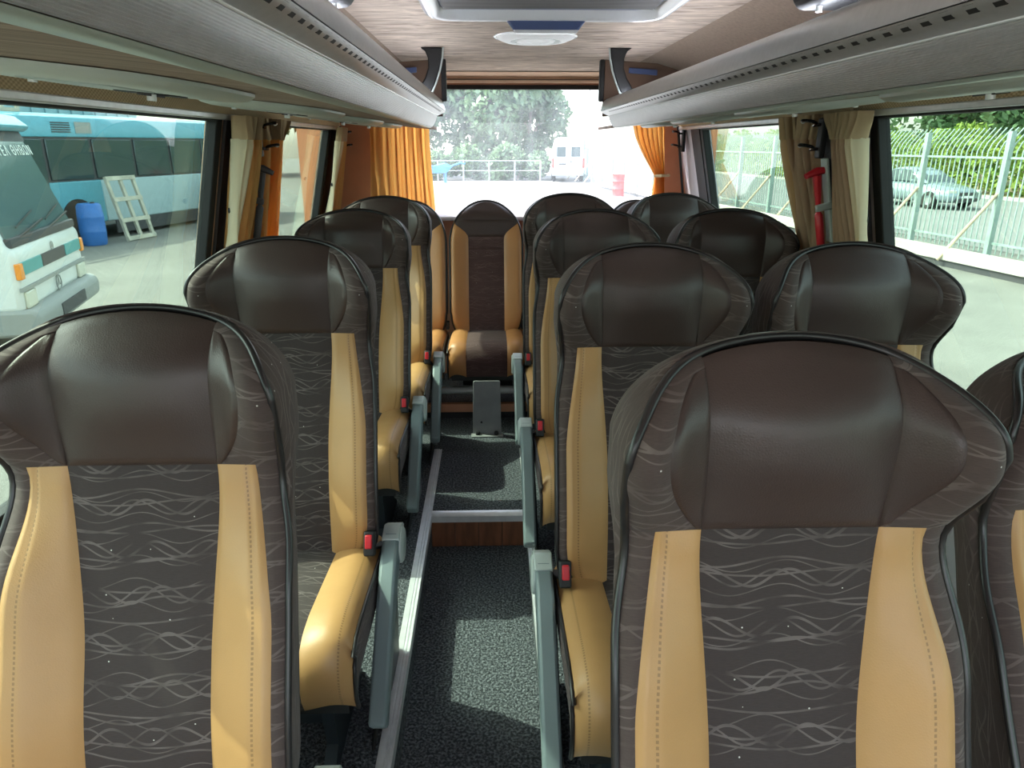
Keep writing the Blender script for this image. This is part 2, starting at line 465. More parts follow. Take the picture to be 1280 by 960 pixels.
class MB:
    def __init__(s):
        s.v = []; s.f = []; s.uv = []
    def add(s, vs, fs, uvs=None):
        o = len(s.v)
        s.v += [tuple(p) for p in vs]
        s.uv += list(uvs) if uvs else [(p[0], p[2]) for p in vs]
        s.f += [tuple(i + o for i in f) for f in fs]
        return s
    def hexa(s, p):       # 8 points: bottom 4 ccw, top 4 ccw
        return s.add(p, [(3, 2, 1, 0), (4, 5, 6, 7), (0, 1, 5, 4), (1, 2, 6, 5), (2, 3, 7, 6), (3, 0, 4, 7)])
    def box(s, c, d, rot=None):
        x, y, z = d[0] / 2, d[1] / 2, d[2] / 2
        ps = [Vector(q) for q in ((-x, -y, -z), (x, -y, -z), (x, y, -z), (-x, y, -z), (-x, -y, z), (x, -y, z), (x, y, z), (-x, y, z))]
        if rot is not None:
            ps = [rot @ q for q in ps]
        return s.hexa([tuple(q + Vector(c)) for q in ps])
    def box2(s, a, b):
        return s.box([(a[i] + b[i]) / 2 for i in range(3)], [abs(b[i] - a[i]) for i in range(3)])
    def grid(s, fn, nu, nv, closeu=False):
        vs, us = [], []
        for j in range(nv + 1):
            for i in range(nu + (0 if closeu else 1)):
                r = fn(i / nu, j / nv)
                if len(r) == 2:
                    vs.append(r[0]); us.append(r[1])
                else:
                    vs.append(r); us.append((i / nu, j / nv))
        n = nu if closeu else nu + 1
        fs = []
        for j in range(nv):
            for i in range(nu):
                a = j * n + i; b = j * n + (i + 1) % n
                fs.append((a, b, b + n, a + n))
        return s.add(vs, fs, us)
    def tube(s, path, r, n=6, closed=False, caps=True, flat=1.0):
        P = [Vector(p) for p in path]
        m = len(P)
        vs, fs, us = [], [], []
        up = None
        for k in range(m):
            if closed:
                t = P[(k + 1) % m] - P[(k - 1) % m]
            else:
                t = P[min(k + 1, m - 1)] - P[max(k - 1, 0)]
            t.normalize()
            if up is None:
                up = Vector((0, 0, 1)) if abs(t.z) < 0.9 else Vector((1, 0, 0))
            a = t.cross(up).normalized()
            b = a.cross(t).normalized()
            up = b
            rr = r[k] if isinstance(r, (list, tuple)) else r
            for i in range(n):
                q = 2 * math.pi * i / n + math.pi / n
                vs.append(tuple(P[k] + a * (math.cos(q) * rr) + b * (math.sin(q) * rr * flat)))
                us.append((i / n, k / m))
        for k in range(m if closed else m - 1):
            for i in range(n):
                k2 = (k + 1) % m
                fs.append((k * n + i, k * n + (i + 1) % n, k2 * n + (i + 1) % n, k2 * n + i))
        if caps and not closed:
            fs.append(tuple(range(n - 1, -1, -1)))
            fs.append(tuple((m - 1) * n + i for i in range(n)))
        return s.add(vs, fs, us)
    def cyl(s, a, b, r, n=16, r2=None):
        return s.tube([a, b], [r, r if r2 is None else r2], n)
    def prism(s, poly, axis, a, b):
        """poly: 2-D points; axis 0: (y,z) extruded in x, 1: (x,z) in y, 2: (x,y) in z"""
        def mk(p, t):
            return ((t, p[0], p[1]), (p[0], t, p[1]), (p[0], p[1], t))[axis]
        n = len(poly)
        vs = [mk(p, a) for p in poly] + [mk(p, b) for p in poly]
        fs = [tuple(range(n - 1, -1, -1)), tuple(range(n, 2 * n))]
        fs += [(i, (i + 1) % n, n + (i + 1) % n, n + i) for i in range(n)]
        return s.add(vs, fs)
    def lathe(s, prof, c, axis='Z', n=24):
        def fn(u, t):
            k = t * (len(prof) - 1)
            i = int(round(k))
            r, h = prof[i]
            q = 2 * math.pi * u
            x, y = math.cos(q) * r, math.sin(q) * r
            p = {'Z': (x, y, h), 'X': (h, x, y), 'Y': (x, h, y)}[axis]
            return (p[0] + c[0], p[1] + c[1], p[2] + c[2])
        return s.grid(fn, n, len(prof) - 1, closeu=True)
    def mesh(s, name, m, angle=40, recalc=True):
        me = bpy.data.meshes.new(name)
        me.from_pydata(s.v, [], s.f)
        ul = me.uv_layers.new(name='UVMap')
        li = np.empty(len(me.loops), dtype=np.int32)
        me.loops.foreach_get('vertex_index', li)
        ul.data.foreach_set('uv', np.array(s.uv, dtype=np.float32)[li].ravel())
        if recalc:
            bm = bmesh.new(); bm.from_mesh(me)
            bmesh.ops.recalc_face_normals(bm, faces=bm.faces)
            bm.to_mesh(me); bm.free()
        finish(me, angle)
        if m is not None:
            me.materials.append(M[m] if isinstance(m, str) else m)
        return me
    def build(s, name, m, parent=None, bevel=0.0, angle=40, seg=2):
        o = bpy.data.objects.new(name, s.mesh(name, m, angle))
        link(o, parent)
        if bevel:
            bv = o.modifiers.new('bevel', 'BEVEL')
            bv.width = bevel; bv.segments = seg; bv.limit_method = 'ANGLE'; bv.angle_limit = R(35)
        return o

def tag(o, label, cat, group=None):
    o['label'] = label; o['category'] = cat
    if group:
        o['group'] = group
    return o

def thing(name, label, cat, loc=(0, 0, 0), rz=0.0, group=None):
    o = bpy.data.objects.new(name, None)
    o.empty_display_size = 0.1
    link(o)
    o.location = loc
    o.rotation_euler = (0, 0, rz)
    return tag(o, label, cat, group)

def struct(o):
    o['kind'] = 'structure'
    return o

def put(name, me, parent):
    return link(bpy.data.objects.new(name, me), parent)

# ================================================================== the bus shell
Y0, Y1 = -1.8, 4.65            # shell starts behind the camera (open windscreen end) and ends at the rear wall
RP = 0.15                      # podium / rear platform height
STEP = 2.68
WT, WB = 1.735, 0.80           # side window top / bottom

def wx(s, z):
    return CX + s * ((1.0 if s > 0 else 1.09) + 0.22 * (WT - min(max(z, WB), WT)))

# floors
struct(MB().box2((-0.29, Y0, -0.06), (0.16, STEP, 0.0)).build('floor', 'carpet'))
for nm, a, b in (('floor_podium_bus_side', (-1.16, Y0, -0.06), (-0.272, STEP, RP)),
                 ('floor_podium_fence_side', (0.135, Y0, -0.06), (1.37, STEP, RP)),
                 ('floor_rear_platform', (-1.16, STEP, -0.06), (1.37, Y1, RP))):
    struct(MB().box2(a, b).build(nm, 'carpet', bevel=0.006))
# riser boards under the rear step
ris = struct(MB().box2((-0.272, STEP - 0.008, 0.0), (0.135, STEP - 0.002, 0.125)).build('trim_1', 'boxbrown'))
for i in range(4):
    x = -0.27 + i * 0.101
    MB().box2((x + 0.001, STEP - 0.018, 0.002), (x + 0.099, STEP - 0.008, 0.122)).build('board', 'wood', ris, bevel=0.002)
m = MB()
m.prism([(STEP - 0.022, 0.122), (STEP - 0.022, 0.150), (STEP - 0.014, 0.156), (STEP + 0.02, 0.156), (STEP + 0.02, 0.152), (STEP - 0.008, 0.148), (STEP - 0.008, 0.122)], 0, -0.272, 0.135)
struct(m.build('trim_2', 'alu'))
# grooved aluminium edge strips of the podiums
def edge_strip(name, x, s):
    prof = []
    xs = [0, .004, .006, .010, .012, .016, .018, .022, .026, .040]
    for i, d in enumerate(xs):
        prof.append((x - s * d, RP + 0.006 - (0.003 if i in (2, 3, 6) else 0)))
    prof += [(x - s * .040, RP + 0.001), (x - s * 0.003, RP + 0.001), (x - s * 0.003, RP - 0.035), (x, RP - 0.035)]
    return struct(MB().prism(prof, 1, Y0, 3.35).build(name, 'alu', angle=20))
edge_strip('trim_3', -0.268, 1)
edge_strip('trim_4', 0.131, -1)

# side walls: lower lining, pillars, quarter panels
def wallslab(m, s, ya, yb, za, zb, t=0.05, inset=0.0):
    x0a, x0b = wx(s, za) - s * inset, wx(s, zb) - s * inset
    m.hexa([(x0a, ya, za), (x0a + s * t, ya, za), (x0a + s * t, yb, za), (x0a, yb, za),
            (x0b, ya, zb), (x0b + s * t, ya, zb), (x0b + s * t, yb, zb), (x0b, yb, zb)])
    return m
PIL = {-1: 2.62, 1: 2.27}       # front edge of the pillar between the side windows
for s, side in ((-1, 'left'), (1, 'right')):
    m = MB()
    wallslab(m, s, Y0, Y1, -0.06, WB)
    p0 = PIL[s]
    q0 = 4.12 if s > 0 else 4.36
    WIN = [(Y0, p0), (p0 + 0.33, q0)]
    wallslab(m, s, p0, p0 + 0.33, WB, WT + 0.02)
    wallslab(m, s, q0, Y1, WB, WT + 0.02)
    wallslab(m, s, Y0, Y1, WT + 0.005, 2.10, 0.05)
    o = struct(m.build('wall_' + side, 'peach' if s < 0 else 'panelwhite'))
    for k, (ya, yb) in enumerate(WIN):
        n = (1 if s < 0 else 3) + k
        f = MB()
        for (a, b, c, d) in ((ya, ya + 0.035, WB, WT), (yb - 0.05, yb, WB, WT), (ya, yb, WB, WB + 0.05), (ya, yb, WT - 0.012, WT + 0.004)):
            wallslab(f, s, a, b, c, d, 0.04, 0.006)
        fo = struct(f.build('window_%d' % n, 'rubber', bevel=0.004))
        wallslab(MB(), s, ya + 0.02, yb - 0.02, WB + 0.02, WT, 0.006, -0.018).build('pane', 'sideglass', fo)
    # black ceramic band beside the rear quarter
    wallslab(MB(), s, q0, q0 + .17, WB, WT, 0.012, 0.010).build('pillar_band', 'black', o)
    # pillar lining strip between the two side windows
    wallslab(MB(), s, p0 + .03, p0 + .31, WB, WT, 0.012, 0.010).build('pillar_lining', 'darkgrey', o)
    wallslab(MB(), s, p0 + .105, p0 + .185, WB, WT - .002, 0.075, 0.075).build('pillar_post', 'darkgrey', o, bevel=0.006)
    # white trim + woven strip above the windows
    struct(wallslab(MB(), s, Y0, 4.5, WT - 0.006, WT + 0.012, 0.03, 0.028).build('trim_%d' % (5 if s < 0 else 6), 'alu', bevel=0.003))
    struct(wallslab(MB(), s, Y0, 4.5, WT + 0.012, 1.80, 0.03, 0.024).build('trim_%d' % (7 if s < 0 else 8), 'woven'))

# rear wall and rear window
RW = dict(x0=-0.66, x1=1.06, z0=1.235, z1=1.985)
m = MB()
m.box2((-1.2, Y1, -0.06), (1.42, Y1 + 0.05, RW['z0']))
m.box2((-1.2, Y1, RW['z1']), (1.42, Y1 + 0.05, 2.10))
m.box2((-1.2, Y1, RW['z0']), (RW['x0'], Y1 + 0.05, RW['z1']))
m.box2((RW['x1'], Y1, RW['z0']), (1.42, Y1 + 0.05, RW['z1']))
rw = struct(m.build('wall_rear', 'salmon'))
m = MB()
for a, b in (((RW['x0'] - .01, Y1 - .006, RW['z1'] - .02), (RW['x1'] + .01, Y1 + .03, RW['z1'] + .006)),
             ((RW['x0'] - .01, Y1 - .006, RW['z0'] - .006), (RW['x1'] + .01, Y1 + .03, RW['z0'] + .02)),
             ((RW['x0'] - .01, Y1 - .006, RW['z0']), (RW['x0'] + .02, Y1 + .03, RW['z1'])),
             ((RW['x1'] - .02, Y1 - .006, RW['z0']), (RW['x1'] + .01, Y1 + .03, RW['z1']))):
    m.box2(a, b)
wf = struct(m.build('window_5', 'rubber', bevel=0.004))
MB().box2((RW['x0'], Y1 + 0.012, RW['z0']), (RW['x1'], Y1 + 0.018, RW['z1'])).build('pane', 'rearglass', wf)
# header above and pale sill below the rear window
m = MB()
m.prism([(Y1, 2.0), (Y1 - .05, 2.0), (Y1 - .06, 2.012), (Y1 - .055, 2.03), (Y1 - .09, 2.036), (Y1 - .16, 2.05), (Y1, 2.05)], 0, -0.84, 1.16)
struct(m.build('trim_9', 'peach'))
MB().tube([(-0.84, Y1 - .068, 2.016), (1.16, Y1 - .068, 2.016)], 0.004, 6).build('bead', 'boxbrown', bpy.data.objects['trim_9'])
m = MB()
m.prism([(Y1, 1.19), (Y1 - .10, 1.19), (Y1 - .105, 1.20), (Y1 - .10, 1.215), (Y1 - .06, 1.235), (Y1 - .012, 1.262), (Y1 - .007, 1.262), (Y1 - .007, 1.19)], 0, -0.86, 1.18)
struct(m.build('trim_10', 'panelwhite', bevel=0.004))

# bus front below and above the windscreen opening
m = MB()
m.box2((-1.2, Y0 - 0.05, -0.06), (1.42, Y0, 0.95))
m.box2((-1.2, Y0 - 0.05, 1.95), (1.42, Y0, 2.10))
struct(m.build('wall_front', 'wall'))

# ceiling with coves
prof = [(-1.0, 1.78), (-0.98, 1.86), (-0.90, 1.95), (-0.80, 2.0), (-0.66, 2.045), (-0.60, 2.055), (0.60, 2.055), (0.66, 2.045), (0.80, 2.0), (0.90, 1.95), (0.98, 1.86), (1.0, 1.78)]
c = struct(MB().box2((CX - 0.62, Y0, 2.055), (CX + 0.62, Y1, 2.075)).build('ceiling', 'ceiling'))
for s in (-1, 1):
    e = 0.0 if s > 0 else 0.09
    pr = [(0.62, 2.055), (0.66, 2.045), (0.80, 2.0), (0.90 + e, 1.95), (0.97 + e, 1.86), (0.99 + e, 1.79), (1.0 + e, 1.79), (1.0 + e, 2.075), (0.62, 2.075)]
    MB().prism([(CX + s * u, z) for u, z in pr], 1, Y0, Y1 - 0.002).build('cove', 'cove', c)

# ------------------------------------------------------------------ luggage racks
RY0, RY1 = -1.2, 3.72
def rack(s, label):
    t = thing('luggage_rack', label, 'luggage rack', (CX, 0, 1.727), 0, 'overhead luggage racks')
    def X(u): return s * u
    def Z(z): return EYE + z - 1.727
    # smooth fascia: top roll, upper band, overhang
    pr = [(.56, .185), (.47, .200), (.430, .211), (.412, .210), (.400, .202), (.392, .188), (.386, .170), (.3835, .1545)]
    pr2 = [(.3845, .153), (.387, .1495), (.394, .1440), (.410, .1375), (.425, .132)]
    def sweep(p, name, mt, back=0.012):
        poly = [(X(u), Z(z)) for u, z in p] + [(X(u + back), Z(z + back * 0.3)) for u, z in reversed(p)]
        return MB().prism(poly, 1, RY0, RY1).build(name, mt, t, angle=30)
    top = sweep(pr, 'upper_fascia', 'rack')
    low = sweep(pr2, 'lower_fascia', 'rack')
    # ribbed panel
    p3 = []
    nrib = 17
    for i in range(nrib * 4 + 1):
        q = i / (nrib * 4)
        u = (1 - q) ** 2 * .4255 + 2 * q * (1 - q) * .433 + q * q * .452
        z = (1 - q) ** 2 * .1305 + 2 * q * (1 - q) * .100 + q * q * .081
        a = 0.0011 if i % 4 in (1, 2) else 0.0
        p3.append((u - a * 0.9, z - a * 0.3))
    sweep(p3, 'ribbed_panel', 'rack')
    MB().tube([(X(.4245), RY0, Z(.1325)), (X(.4245), RY1, Z(.1325))], 0.0022, 6).build('ridge_bead', 'chrome', t)
    sweep([(.452, .080), (.458, .0765), (.470, .0755), (.490, .078)], 'bottom_lip', 'racklip')
    # underside lining out to the wall
    uo = .975 if s > 0 else 1.064
    poly = [(X(.485), Z(.080)), (X(uo), Z(.135)), (X(uo), Z(.150)), (X(.485), Z(.095))]
    MB().prism(poly, 1, RY0, 4.5).build('underside', 'under', t)
    # shelf body
    poly = [(X(.56), Z(.185)), (X(.97), Z(.16)), (X(.97), Z(.155)), (X(.56), Z(.17))]
    MB().prism(poly, 1, RY0, RY1).build('shelf', 'boxbrown', t)
    # row of air slots
    m = MB()
    y = RY0 + 0.1
    while y < RY1 - 0.22:
        m.hexa([(X(.3862), y, Z(.1505)), (X(.3862), y + .019, Z(.1505)), (X(.396), y + .019, Z(.1420)), (X(.396), y, Z(.1420)),
                (X(.3900), y, Z(.1540)), (X(.3900), y + .019, Z(.1540)), (X(.400), y + .019, Z(.1460)), (X(.400), y, Z(.1460))])
        y += 0.046
    so = m.build('slot_row', 'black', low)
    so['kind'] = 'stuff'
    # rounded end cap
    p = pr[1:] + pr2[1:] + p3[::6] + [(.458, .0765), (.490, .079), (.95, .133), (.95, .165), (.56, .185)]
    MB().prism([(X(u), Z(z)) for u, z in p], 1, RY1, RY1 + 0.012).build('end_cap', 'blackgloss', t)
    # thin strip along the top roll; its glow is added to brighten the ceiling
    MB().tube([(X(.450), RY0, Z(.2165)), (X(.450), 3.68, Z(.2165))], 0.005, 6).build('glow_strip', 'ceiling_glow', t)
    return t
rack(-1, 'silver ribbed luggage rack above the windows facing the parked buses')
rack(1, 'silver ribbed luggage rack above the windows facing the fence')

# closing boxes behind the racks and the black hook brackets that carry them
for s, sd in ((-1, 'parked buses'), (1, 'fence')):
    t = thing('rack_closing_box', 'brown lined box closing the rack end on the %s side' % sd, 'rack box', (CX, 3.76, 1.78), 0, 'rack closing boxes')
    X = lambda u: s * u
    MB().prism([(X(.40), 0.0), (X(.96), 0.02), (X(.93), .16), (X(.80), .205), (X(.66), .245), (X(.40), .262)], 1, 0.0, 0.03).build('lining', 'boxbrown', t, bevel=0.004)
    MB().prism([(X(.378), .07), (X(.402), .07), (X(.402), .262), (X(.378), .262)], 1, -0.005, 0.035).build('edge_trim', 'black', t, bevel=0.006)
    MB().prism([(X(.52), .20), (X(.66), .19), (X(.66), .215), (X(.52), .225)], 1, -0.012, 0.0).build('slot_handle', 'blue', t, bevel=0.003)
    for j, yb in enumerate((3.42,)):
        b = thing('rack_bracket', 'black curved bracket joining ceiling and %s side rack near the rear window' % sd, 'bracket', (CX, yb, 1.8615), 0, 'black rack brackets')
        inner = [(.372, .192), (.376, .15), (.388, .10), (.406, .05), (.425, .010), (.435, -.002)]
        outer = [(.500, .0), (.478, .03), (.452, .07), (.437, .11), (.437, .15), (.450, .18), (.470, .192)]
        MB().prism([(X(u), z) for u, z in inner + outer], 1, 0.0, 0.05).build('arm', 'black', b, bevel=0.006)
        MB().tube([(X(u - .004), -0.001, z) for u, z in inner], 0.0045, 6).build('edge_bead', 'armlight', b)
    b = thing('rack_bracket_housing', 'black rounded housing under the ceiling above the %s side rack' % sd, 'bracket', (CX, 1.30, 1.90), 0, 'black bracket housings')
    MB().prism([(X(.405), .012), (X(.418), -.012), (X(.55), -.012), (X(.58), .02), (X(.58), .152), (X(.395), .152)], 1, 0.0, 0.18).build('shell', 'black', b, bevel=0.014, seg=3)
    MB().cyl((X(.44), 0.12, -0.022), (X(.44), 0.12, -0.010), 0.006, 10).build('screw', 'alu', b)

# service panels under the racks
SLOPE = math.atan2(0.055, 0.49)
for s, sd in ((-1, 'parked-bus side'), (1, 'fence side')):
    for k, yf in enumerate((1.55, 2.45, 3.30, 3.95)):
        ords = ('first', 'second', 'third', 'fourth')[3 - k]
        t = thing('service_panel', 'pale grey reading light panel under the %s rack, %s from rear window' % (sd, ords), 'service panel',
                  (CX + s * 0.775, yf - 0.25, EYE + (0.1110 if s > 0 else 0.1060)), 0, 'overhead service panels')
        t.rotation_euler = (0, -s * (SLOPE if s > 0 else math.atan2(0.055, 0.579)), 0)
        out = []
        for i in range(28):
            q = 2 * math.pi * i / 28
            cx, sy = math.cos(q), math.sin(q)
            out.append((0.165 * math.copysign(abs(cx) ** 0.55, cx), 0.25 * math.copysign(abs(sy) ** 0.6, sy) - s * cx * 0.05))
        b = MB()
        n = len(out)
        lay = [(1.0, 0.0), (1.0, -0.006), (0.94, -0.014), (0.80, -0.019)]
        vs = [(x * k1, y * (1 - (1 - k1) * 0.55), z) for k1, z in lay for x, y in out]
        fs = [(j * n + i, j * n + (i + 1) % n, (j + 1) * n + (i + 1) % n, (j + 1) * n + i) for j in range(3) for i in range(n)]
        fs += [tuple(range(n)), tuple(3 * n + i for i in range(n - 1, -1, -1))]
        b.add(vs, fs)
        b.build('body', 'panelgrey', t, angle=50)
        MB().box2((-0.075, -0.17, -0.021), (0.06, -0.02, -0.017)).build('lamp_cover', 'armlight', t, bevel=0.003)
        vo = MB().lathe([(0.001, -0.0195), (0.050, -0.0195), (0.060, -0.021), (0.066, -0.021), (0.067, -0.016)], (0, 0.10, 0)).build('vent_ring', 'black', t)
        vo.scale = (0.9, 1.0, 1.0)
        kn = MB().cyl((0, 0.10, -0.032), (0, 0.10, -0.019), 0.009, 12).build('vent_knob', 'chrome', vo)
        MB().box2((-0.004, 0.052, -0.024), (0.004, 0.148, -0.018)).build('vent_blade', 'darkgrey', vo)
        MB().cyl((s * 0.09, -0.10, -0.024), (s * 0.09, -0.10, -0.014), 0.007, 10).build('call_button', 'chrome', t)

# roof hatch
t = thing('roof_hatch', 'chrome framed roof hatch with grey pleated shade and navy handle', 'roof hatch', (CX + 0.02, 2.13, 2.055))
def rr(hx, hy, r, n=8):
    pts = []
    for cx, cy, a0 in ((hx - r, hy - r, 0), (-hx + r, hy - r, 90), (-hx + r, -hy + r, 180), (hx - r, -hy + r, 270)):
        for i in range(n + 1):
            a = R(a0 + 90 * i / n)
            pts.append((cx + r * math.cos(a), cy + r * math.sin(a)))
    return pts
o1, o2, o3, o4 = rr(.385, .40, .09), rr(.382, .397, .09), rr(.345, .36, .075), rr(.335, .35, .07)
lay = [(o1, 0.0), (o2, -0.022), (rr(.365, .38, .085), -0.034), (o3, -0.030), (o4, -0.004)]
n = len(o1)
m = MB()
m.add([(x, y, z) for p, z in lay for x, y in p], [(j * n + i, j * n + (i + 1) % n, (j + 1) * n + (i + 1) % n, (j + 1) * n + i) for j in range(4) for i in range(n)])
m.build('frame', 'chrome', t, angle=60)
MB().add([(x, y, -0.004) for x, y in o4], [tuple(range(n))]).build('well', 'blue', t)
def shadef(u, v):
    x = -0.325 + 0.65 * u
    y = -0.34 + 0.645 * v - 0.02 * math.sin(math.pi * u) * v
    return (x, y, -0.012 - 0.012 * math.sin(math.pi * u) * math.sin(math.pi * v) - 0.0025 * math.sin(v * 60 + 2 * u))
MB().grid(shadef, 24, 60).build('shade', 'shade', t, angle=80)
MB().prism([(-0.135, -0.022), (-0.102, -0.062), (0.102, -0.062), (0.135, -0.022)], 1, 0.372, 0.398).build('handle', 'blue', t, bevel=0.006)
MB().prism([(-0.106, -0.058), (-0.098, -0.068), (0.098, -0.068), (0.106, -0.058)], 1, 0.368, 0.402).build('handle_lip', 'chrome', t, bevel=0.003)

# round ceiling lamp
t = thing('ceiling_lamp', 'round white ringed ceiling lamp behind the roof hatch', 'ceiling lamp', (CX + 0.02, 3.10, 2.055))
MB().lathe([(0.001, -0.016), (0.055, -0.016), (0.058, -0.020), (0.075, -0.020), (0.079, -0.014), (0.100, -0.014), (0.104, -0.019), (0.125, -0.018), (0.150, -0.008), (0.158, -0.001)], (0, 0, 0), n=48).build('lens', 'lampwhite', t)
MB().lathe([(0.080, -0.0150), (0.080, -0.0165), (0.099, -0.0165), (0.099, -0.0150)], (0, 0, 0), n=48).build('ring', 'armlight', t)
MB().lathe([(0.157, 0.0), (0.160, -0.004), (0.166, -0.003), (0.168, 0.0)], (0, 0, 0), n=48).build('rim', 'chrome', t)

# ================================================================== seats
REC = R(14)
HB = 0.87                # backrest length along the recline
HH = HB - 0.242          # bottom of the head panel
ZC = 0.410                # hinge height above the podium

class Back:
    """shape of one backrest: outline half-width and forward depth"""
    def __init__(s, kind):
        s.kind = kind
        s.H = HB if kind == 'row' else 0.79
        s.h1 = 0.70 if kind == 'row' else 0.52
        s.W = 0.235 if kind == 'row' else 0.213
    def w(s, h):
        if h < 0.13:
            return s.W - 0.004 - 0.055 * (1 - math.sqrt(max(0, 1 - (1 - h / 0.13) ** 2)))
        if h <= s.h1:
            return s.W - (0.018 * math.exp(-((h - 0.60) / 0.085) ** 2) + 0.004 if s.kind == 'row' and h > 0.13 else 0.0)
        q = min(1.0, (h - s.h1) / (s.H - s.h1))
        if s.kind == 'row':
            return (s.W - 0.018 * math.exp(-((h - 0.60) / 0.085) ** 2) - 0.004) * math.sqrt(max(0, 1 - q ** 2.7))
        return s.W * math.sqrt(max(0, 1 - q ** 2.2))
    def d(s, x, h):
        ax = abs(x)
        if s.kind == 'row':
            wh = smooth(0.60, 0.74, h)
            v = 0.05
            v += 0.066 * wh * smooth(0.095, 0.21, ax) * (1 - 0.75 * smooth(0.76, 0.86, h))
            v += 0.046 * (1 - smooth(0.40, 0.61, h)) * smooth(0.085, 0.20, ax) * smooth(0.0, 0.12, h)
            v += 0.022 * wh * max(0.0, 1 - (ax / 0.13) ** 2) * math.sin(math.pi * min(1, max(0, (h - HH + .03) / (HB - HH + .03))))
            v += 0.016 * math.exp(-((h - 0.2) / 0.14) ** 2)
            v -= 0.060 * smooth(0.76, 0.885, h) ** 1.5
        else:
            v = 0.05 + 0.03 * smooth(0.08, 0.20, ax) * smooth(0, .1, h) * (1 - smooth(0.5, 0.75, h))
            v += 0.014 * math.exp(-((h - 0.2) / 0.14) ** 2) - 0.05 * smooth(0.66, 0.80, h) ** 1.5
        e = s.w(h) - ax
        if e < 0.03:
            v -= 0.016 * (1 - max(e, 0) / 0.03) ** 2
        return v
    def top(s, x):
        """outline height above half-width x"""
        lo, hi = s.h1, s.H
        for _ in range(24):
            mid = (lo + hi) / 2
            if s.w(mid) > abs(x):
                lo = mid
            else:
                hi = mid
        return lo
    def axis(s, h):
        """spine of the backrest: reclined below, upright behind the head"""
        if not hasattr(s, 'tab'):
            s.tab = [(0.0, 0.0)]
            n = 200
            for i in range(n):
                a = s.ang((i + 0.5) / n * 1.0)
                y, z = s.tab[-1]
                s.tab.append((y + math.sin(a) / n, z + math.cos(a) / n))
        q = max(0.0, min(0.999, h)) * 200
        i = int(q); f = q - i
        return s.tab[i][0] * (1 - f) + s.tab[i + 1][0] * f, s.tab[i][1] * (1 - f) + s.tab[i + 1][1] * f
    def ang(s, h):
        return REC * (1 - 0.9 * smooth(0.45, 0.66, h)) if s.kind == 'row' else REC
    def P(s, x, h, d):
        y, z = s.axis(h)
        a = s.ang(h)
        return (x, y - d * math.cos(a), ZC + z + d * math.sin(a))

def panel(b, name, mt, xl, xr, ha, hb, nu, nv, puff=0.006, seam=None, lift=0.0, uvmode='m'):
    def fn(u, t):
        h = ha + (hb - ha) * t
        a, c = xl(h), xr(h)
        x = a + (c - a) * u
        edge = (1 - abs(2 * u - 1) ** 6) * (1 - abs(2 * t - 1) ** 40)
        dd = b.d(x, h) + lift + puff * edge
        if seam is not None:
            dd -= 0.004 * math.exp(-((u - seam) / 0.03) ** 2)
        return b.P(x, h, dd), ((u, h) if uvmode == 'u' else (x, h))
    return MB().grid(fn, nu, nv).mesh(name, mt, 70, recalc=False)

def hp(h):               # head panel half-width
    return 0.117 + 0.003 * smooth(HH, 0.82, h)
def xc(h):               # centre panel half-width
    return 0.100 + 0.017 * smooth(0.30, HH, h)
def back_shell(b, name, mt):
    pts = []
    for i in range(40):
        pts.append((b.w(b.h1 * i / 40), b.h1 * i / 40))
    x0 = b.w(b.h1)
    for i in range(41):
        a = math.pi / 2 * i / 40
        x = x0 * math.cos(a)
        pts.append((x, b.top(x) if i < 40 else b.H))
    full = pts + [(-x, h) for x, h in reversed(pts[:-1])]
    rows = []
    for (kx, dh, kd, dd) in ((1.0, 0.0, 1.0, 0.0), (1.012, 0.004, 0.75, 0), (1.02, 0.008, 0.25, 0), (1.015, 0.006, 0.0, -0.015), (0.97, 0.0, 0.0, -0.035), (0.85, -0.02, 0.0, -0.052), (0.5, -0.06, 0.0, -0.058), (0.0, -0.12, 0, -0.06)):
        row = []
        arc = 0.0
        pp = None
        for x, h in full:
            if pp is not None:
                arc += math.hypot(x - pp[0], h - pp[1])
            pp = (x, h)
            de = b.d(abs(x), h)
            hh = h + dh * smooth(b.h1 - .2, b.H, h)
            if kd < 0.9 and b.kind == 'row':
                x = x * (1 + 0.05 * math.exp(-((h - 0.60) / 0.085) ** 2)) * (1 - (1 - kd) * 0.07 * (1 - smooth(0.5, 0.68, h)))
            row.append((b.P(x * kx, hh, de * kd + dd), (arc, kx * 0.13 - dd - kd * de)))
        rows.append(row)
    m = MB()
    n = len(full)
    vs = [p for r_ in rows for p, _ in r_]
    us = [q for r_ in rows for _, q in r_]
    fs = [(j * n + i, j * n + i + 1, (j + 1) * n + i + 1, (j + 1) * n + i) for j in range(len(rows) - 1) for i in range(n - 1)]
    m.add(vs, fs, us)
    pipe = [b.P(x, h, b.d(abs(x), h) + 0.003) for x, h in full]
    pm = MB().tube(pipe, 0.0062, 6).mesh('piping', 'piping', 80)
    return m.mesh(name, mt, 80, recalc=False), pm

